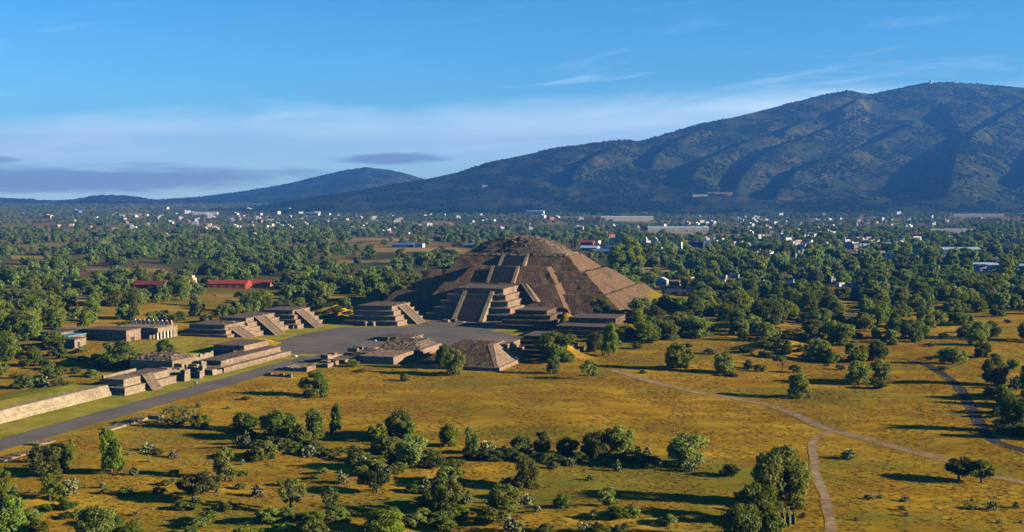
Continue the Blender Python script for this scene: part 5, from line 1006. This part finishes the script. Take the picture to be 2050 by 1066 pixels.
# ------------------------------------------------------------------ people
def person_mesh(seed, shirt, trousers):
    me = bpy.data.meshes.new('person'); V = [(0, 0, .98), (0, 0, 1.22), (0, 0, 1.42), (0, 0, 1.53), (0, .01, 1.66), (0, .01, 1.76), (.2, 0, 1.42), (.26, .03, 1.14), (.25, .12, .9), (-.2, 0, 1.42), (-.27, -.03, 1.14), (-.26, .02, .88),
        (.1, 0, .92), (.11, .12, .5), (.11, .05, .07), (.11, .2, .03), (-.1, 0, .92), (-.11, -.08, .5), (-.11, -.2, .1), (-.11, -.06, .03)]
    E_ = [(0, 1), (1, 2), (2, 3), (3, 4), (4, 5), (2, 6), (6, 7), (7, 8), (2, 9), (9, 10), (10, 11), (0, 12), (12, 13), (13, 14), (14, 15), (0, 16), (16, 17), (17, 18), (18, 19)]
    rad = [.15, .14, .15, .065, .105, .08, .075, .05, .04, .075, .05, .04, .095, .065, .045, .04, .095, .065, .045, .04]
    me.from_pydata(V, E_, []); o = bpy.data.objects.new('tmp', me); scene.collection.objects.link(o)
    md = o.modifiers.new('s', 'SKIN'); o.modifiers.new('d', 'SUBSURF').levels = 1
    for v, r in zip(me.skin_vertices[0].data, rad): v.radius = (r, r)
    me.skin_vertices[0].data[0].use_root = True
    ev = o.evaluated_get(bpy.context.evaluated_depsgraph_get()); out = bpy.data.meshes.new_from_object(ev); bpy.data.objects.remove(o); out.name = 'person'
    for c in (PAINT[trousers], PAINT[shirt], SKIN, PAINT['dark']): out.materials.append(c)
    for p in out.polygons:
        c = p.center; p.use_smooth = True
        p.material_index = 3 if (c.z > 1.70 or (c.z > 1.6 and c.y < -.03)) else 2 if (c.z > 1.5 or (abs(c.x) > .2 and c.z < 1.05)) else 1 if c.z > .96 else 3 if c.z < .06 else 0
    return out
SKIN = paint('skin', (.36, .20, .13))
for x, y, sh, tr, lab, rz in ((390, 774, 'dark', 'navy', 'person in dark clothes walking on the avenue lawn edge, hillside one of two', .4), (394.5, 774, 'grey', 'dark', 'person in grey top walking on the avenue lawn edge, meadow side of two', .5), (588, 660, 'white', 'white', 'person in white standing in the shade between two stepped platforms', 1.2),
        (948, 643, 'white', 'grey', 'person in white top on the lowest steps of the great stair', 3.0), (965, 648, 'paleblue', 'navy', 'person in pale blue top before the great stair', 2.5), (921, 641, 'white', 'navy', 'person in white top by the corner rail of the great stair', 2.2)):
    X, Y = at_plane(x, y); o = link('person', person_mesh(1, sh, tr)); o.location = (X, Y, gz(X, Y) + (.06 if y > 700 else .07)); o.rotation_euler = (0, 0, rz); tag(o, lab, 'person')
for x, y, s, lab in ((592, 715, 1.7, 'white flat stone lying on the small grass patch in the plaza mouth'), (752, 683, 1.2, 'white stone lying beside the altar platform'), (268, 682, 1.5, 'round white boulder below the palace wall')):
    X, Y = at_plane(x, y); bm = bmesh.new(); bmesh.ops.create_icosphere(bm, subdivisions=2, radius=s * .5)
    for v in bm.verts: v.co *= 1 + .25 * mnoise.noise(v.co * 1.7); v.co.z *= .6
    me = bpy.data.meshes.new('boulder'); bm.to_mesh(me); bm.free(); me.materials.append(PAINT['white']); o = link('boulder', me); o.location = (X, Y, gz(X, Y) + s * .18); tag(o, lab, 'stone')

# ------------------------------------------------------------------ haze
HAZE = 7.6e-5
if HAZE:
    m = MB(); m.box(-9000, 9000, -900, 16000, -9, 870); hm = bpy.data.materials.new('haze'); hm.use_nodes = True; t = NT(hm.node_tree)
    pv = t.n('ShaderNodeVolumePrincipled'); pv.inputs['Color'].default_value = (.075, .29, .82, 1); pv.inputs['Density'].default_value = HAZE; pv.inputs['Anisotropy'].default_value = 0.0
    out = t.n('ShaderNodeOutputMaterial'); t.t.links.new(pv.outputs[0], out.inputs['Volume']); tag(m.obj('haze', hm), kind='stuff')
print('individual trees', n_tree + len(near), 'woodland', len(allr), 'grass', len(gp), 'scrub', len(pts))
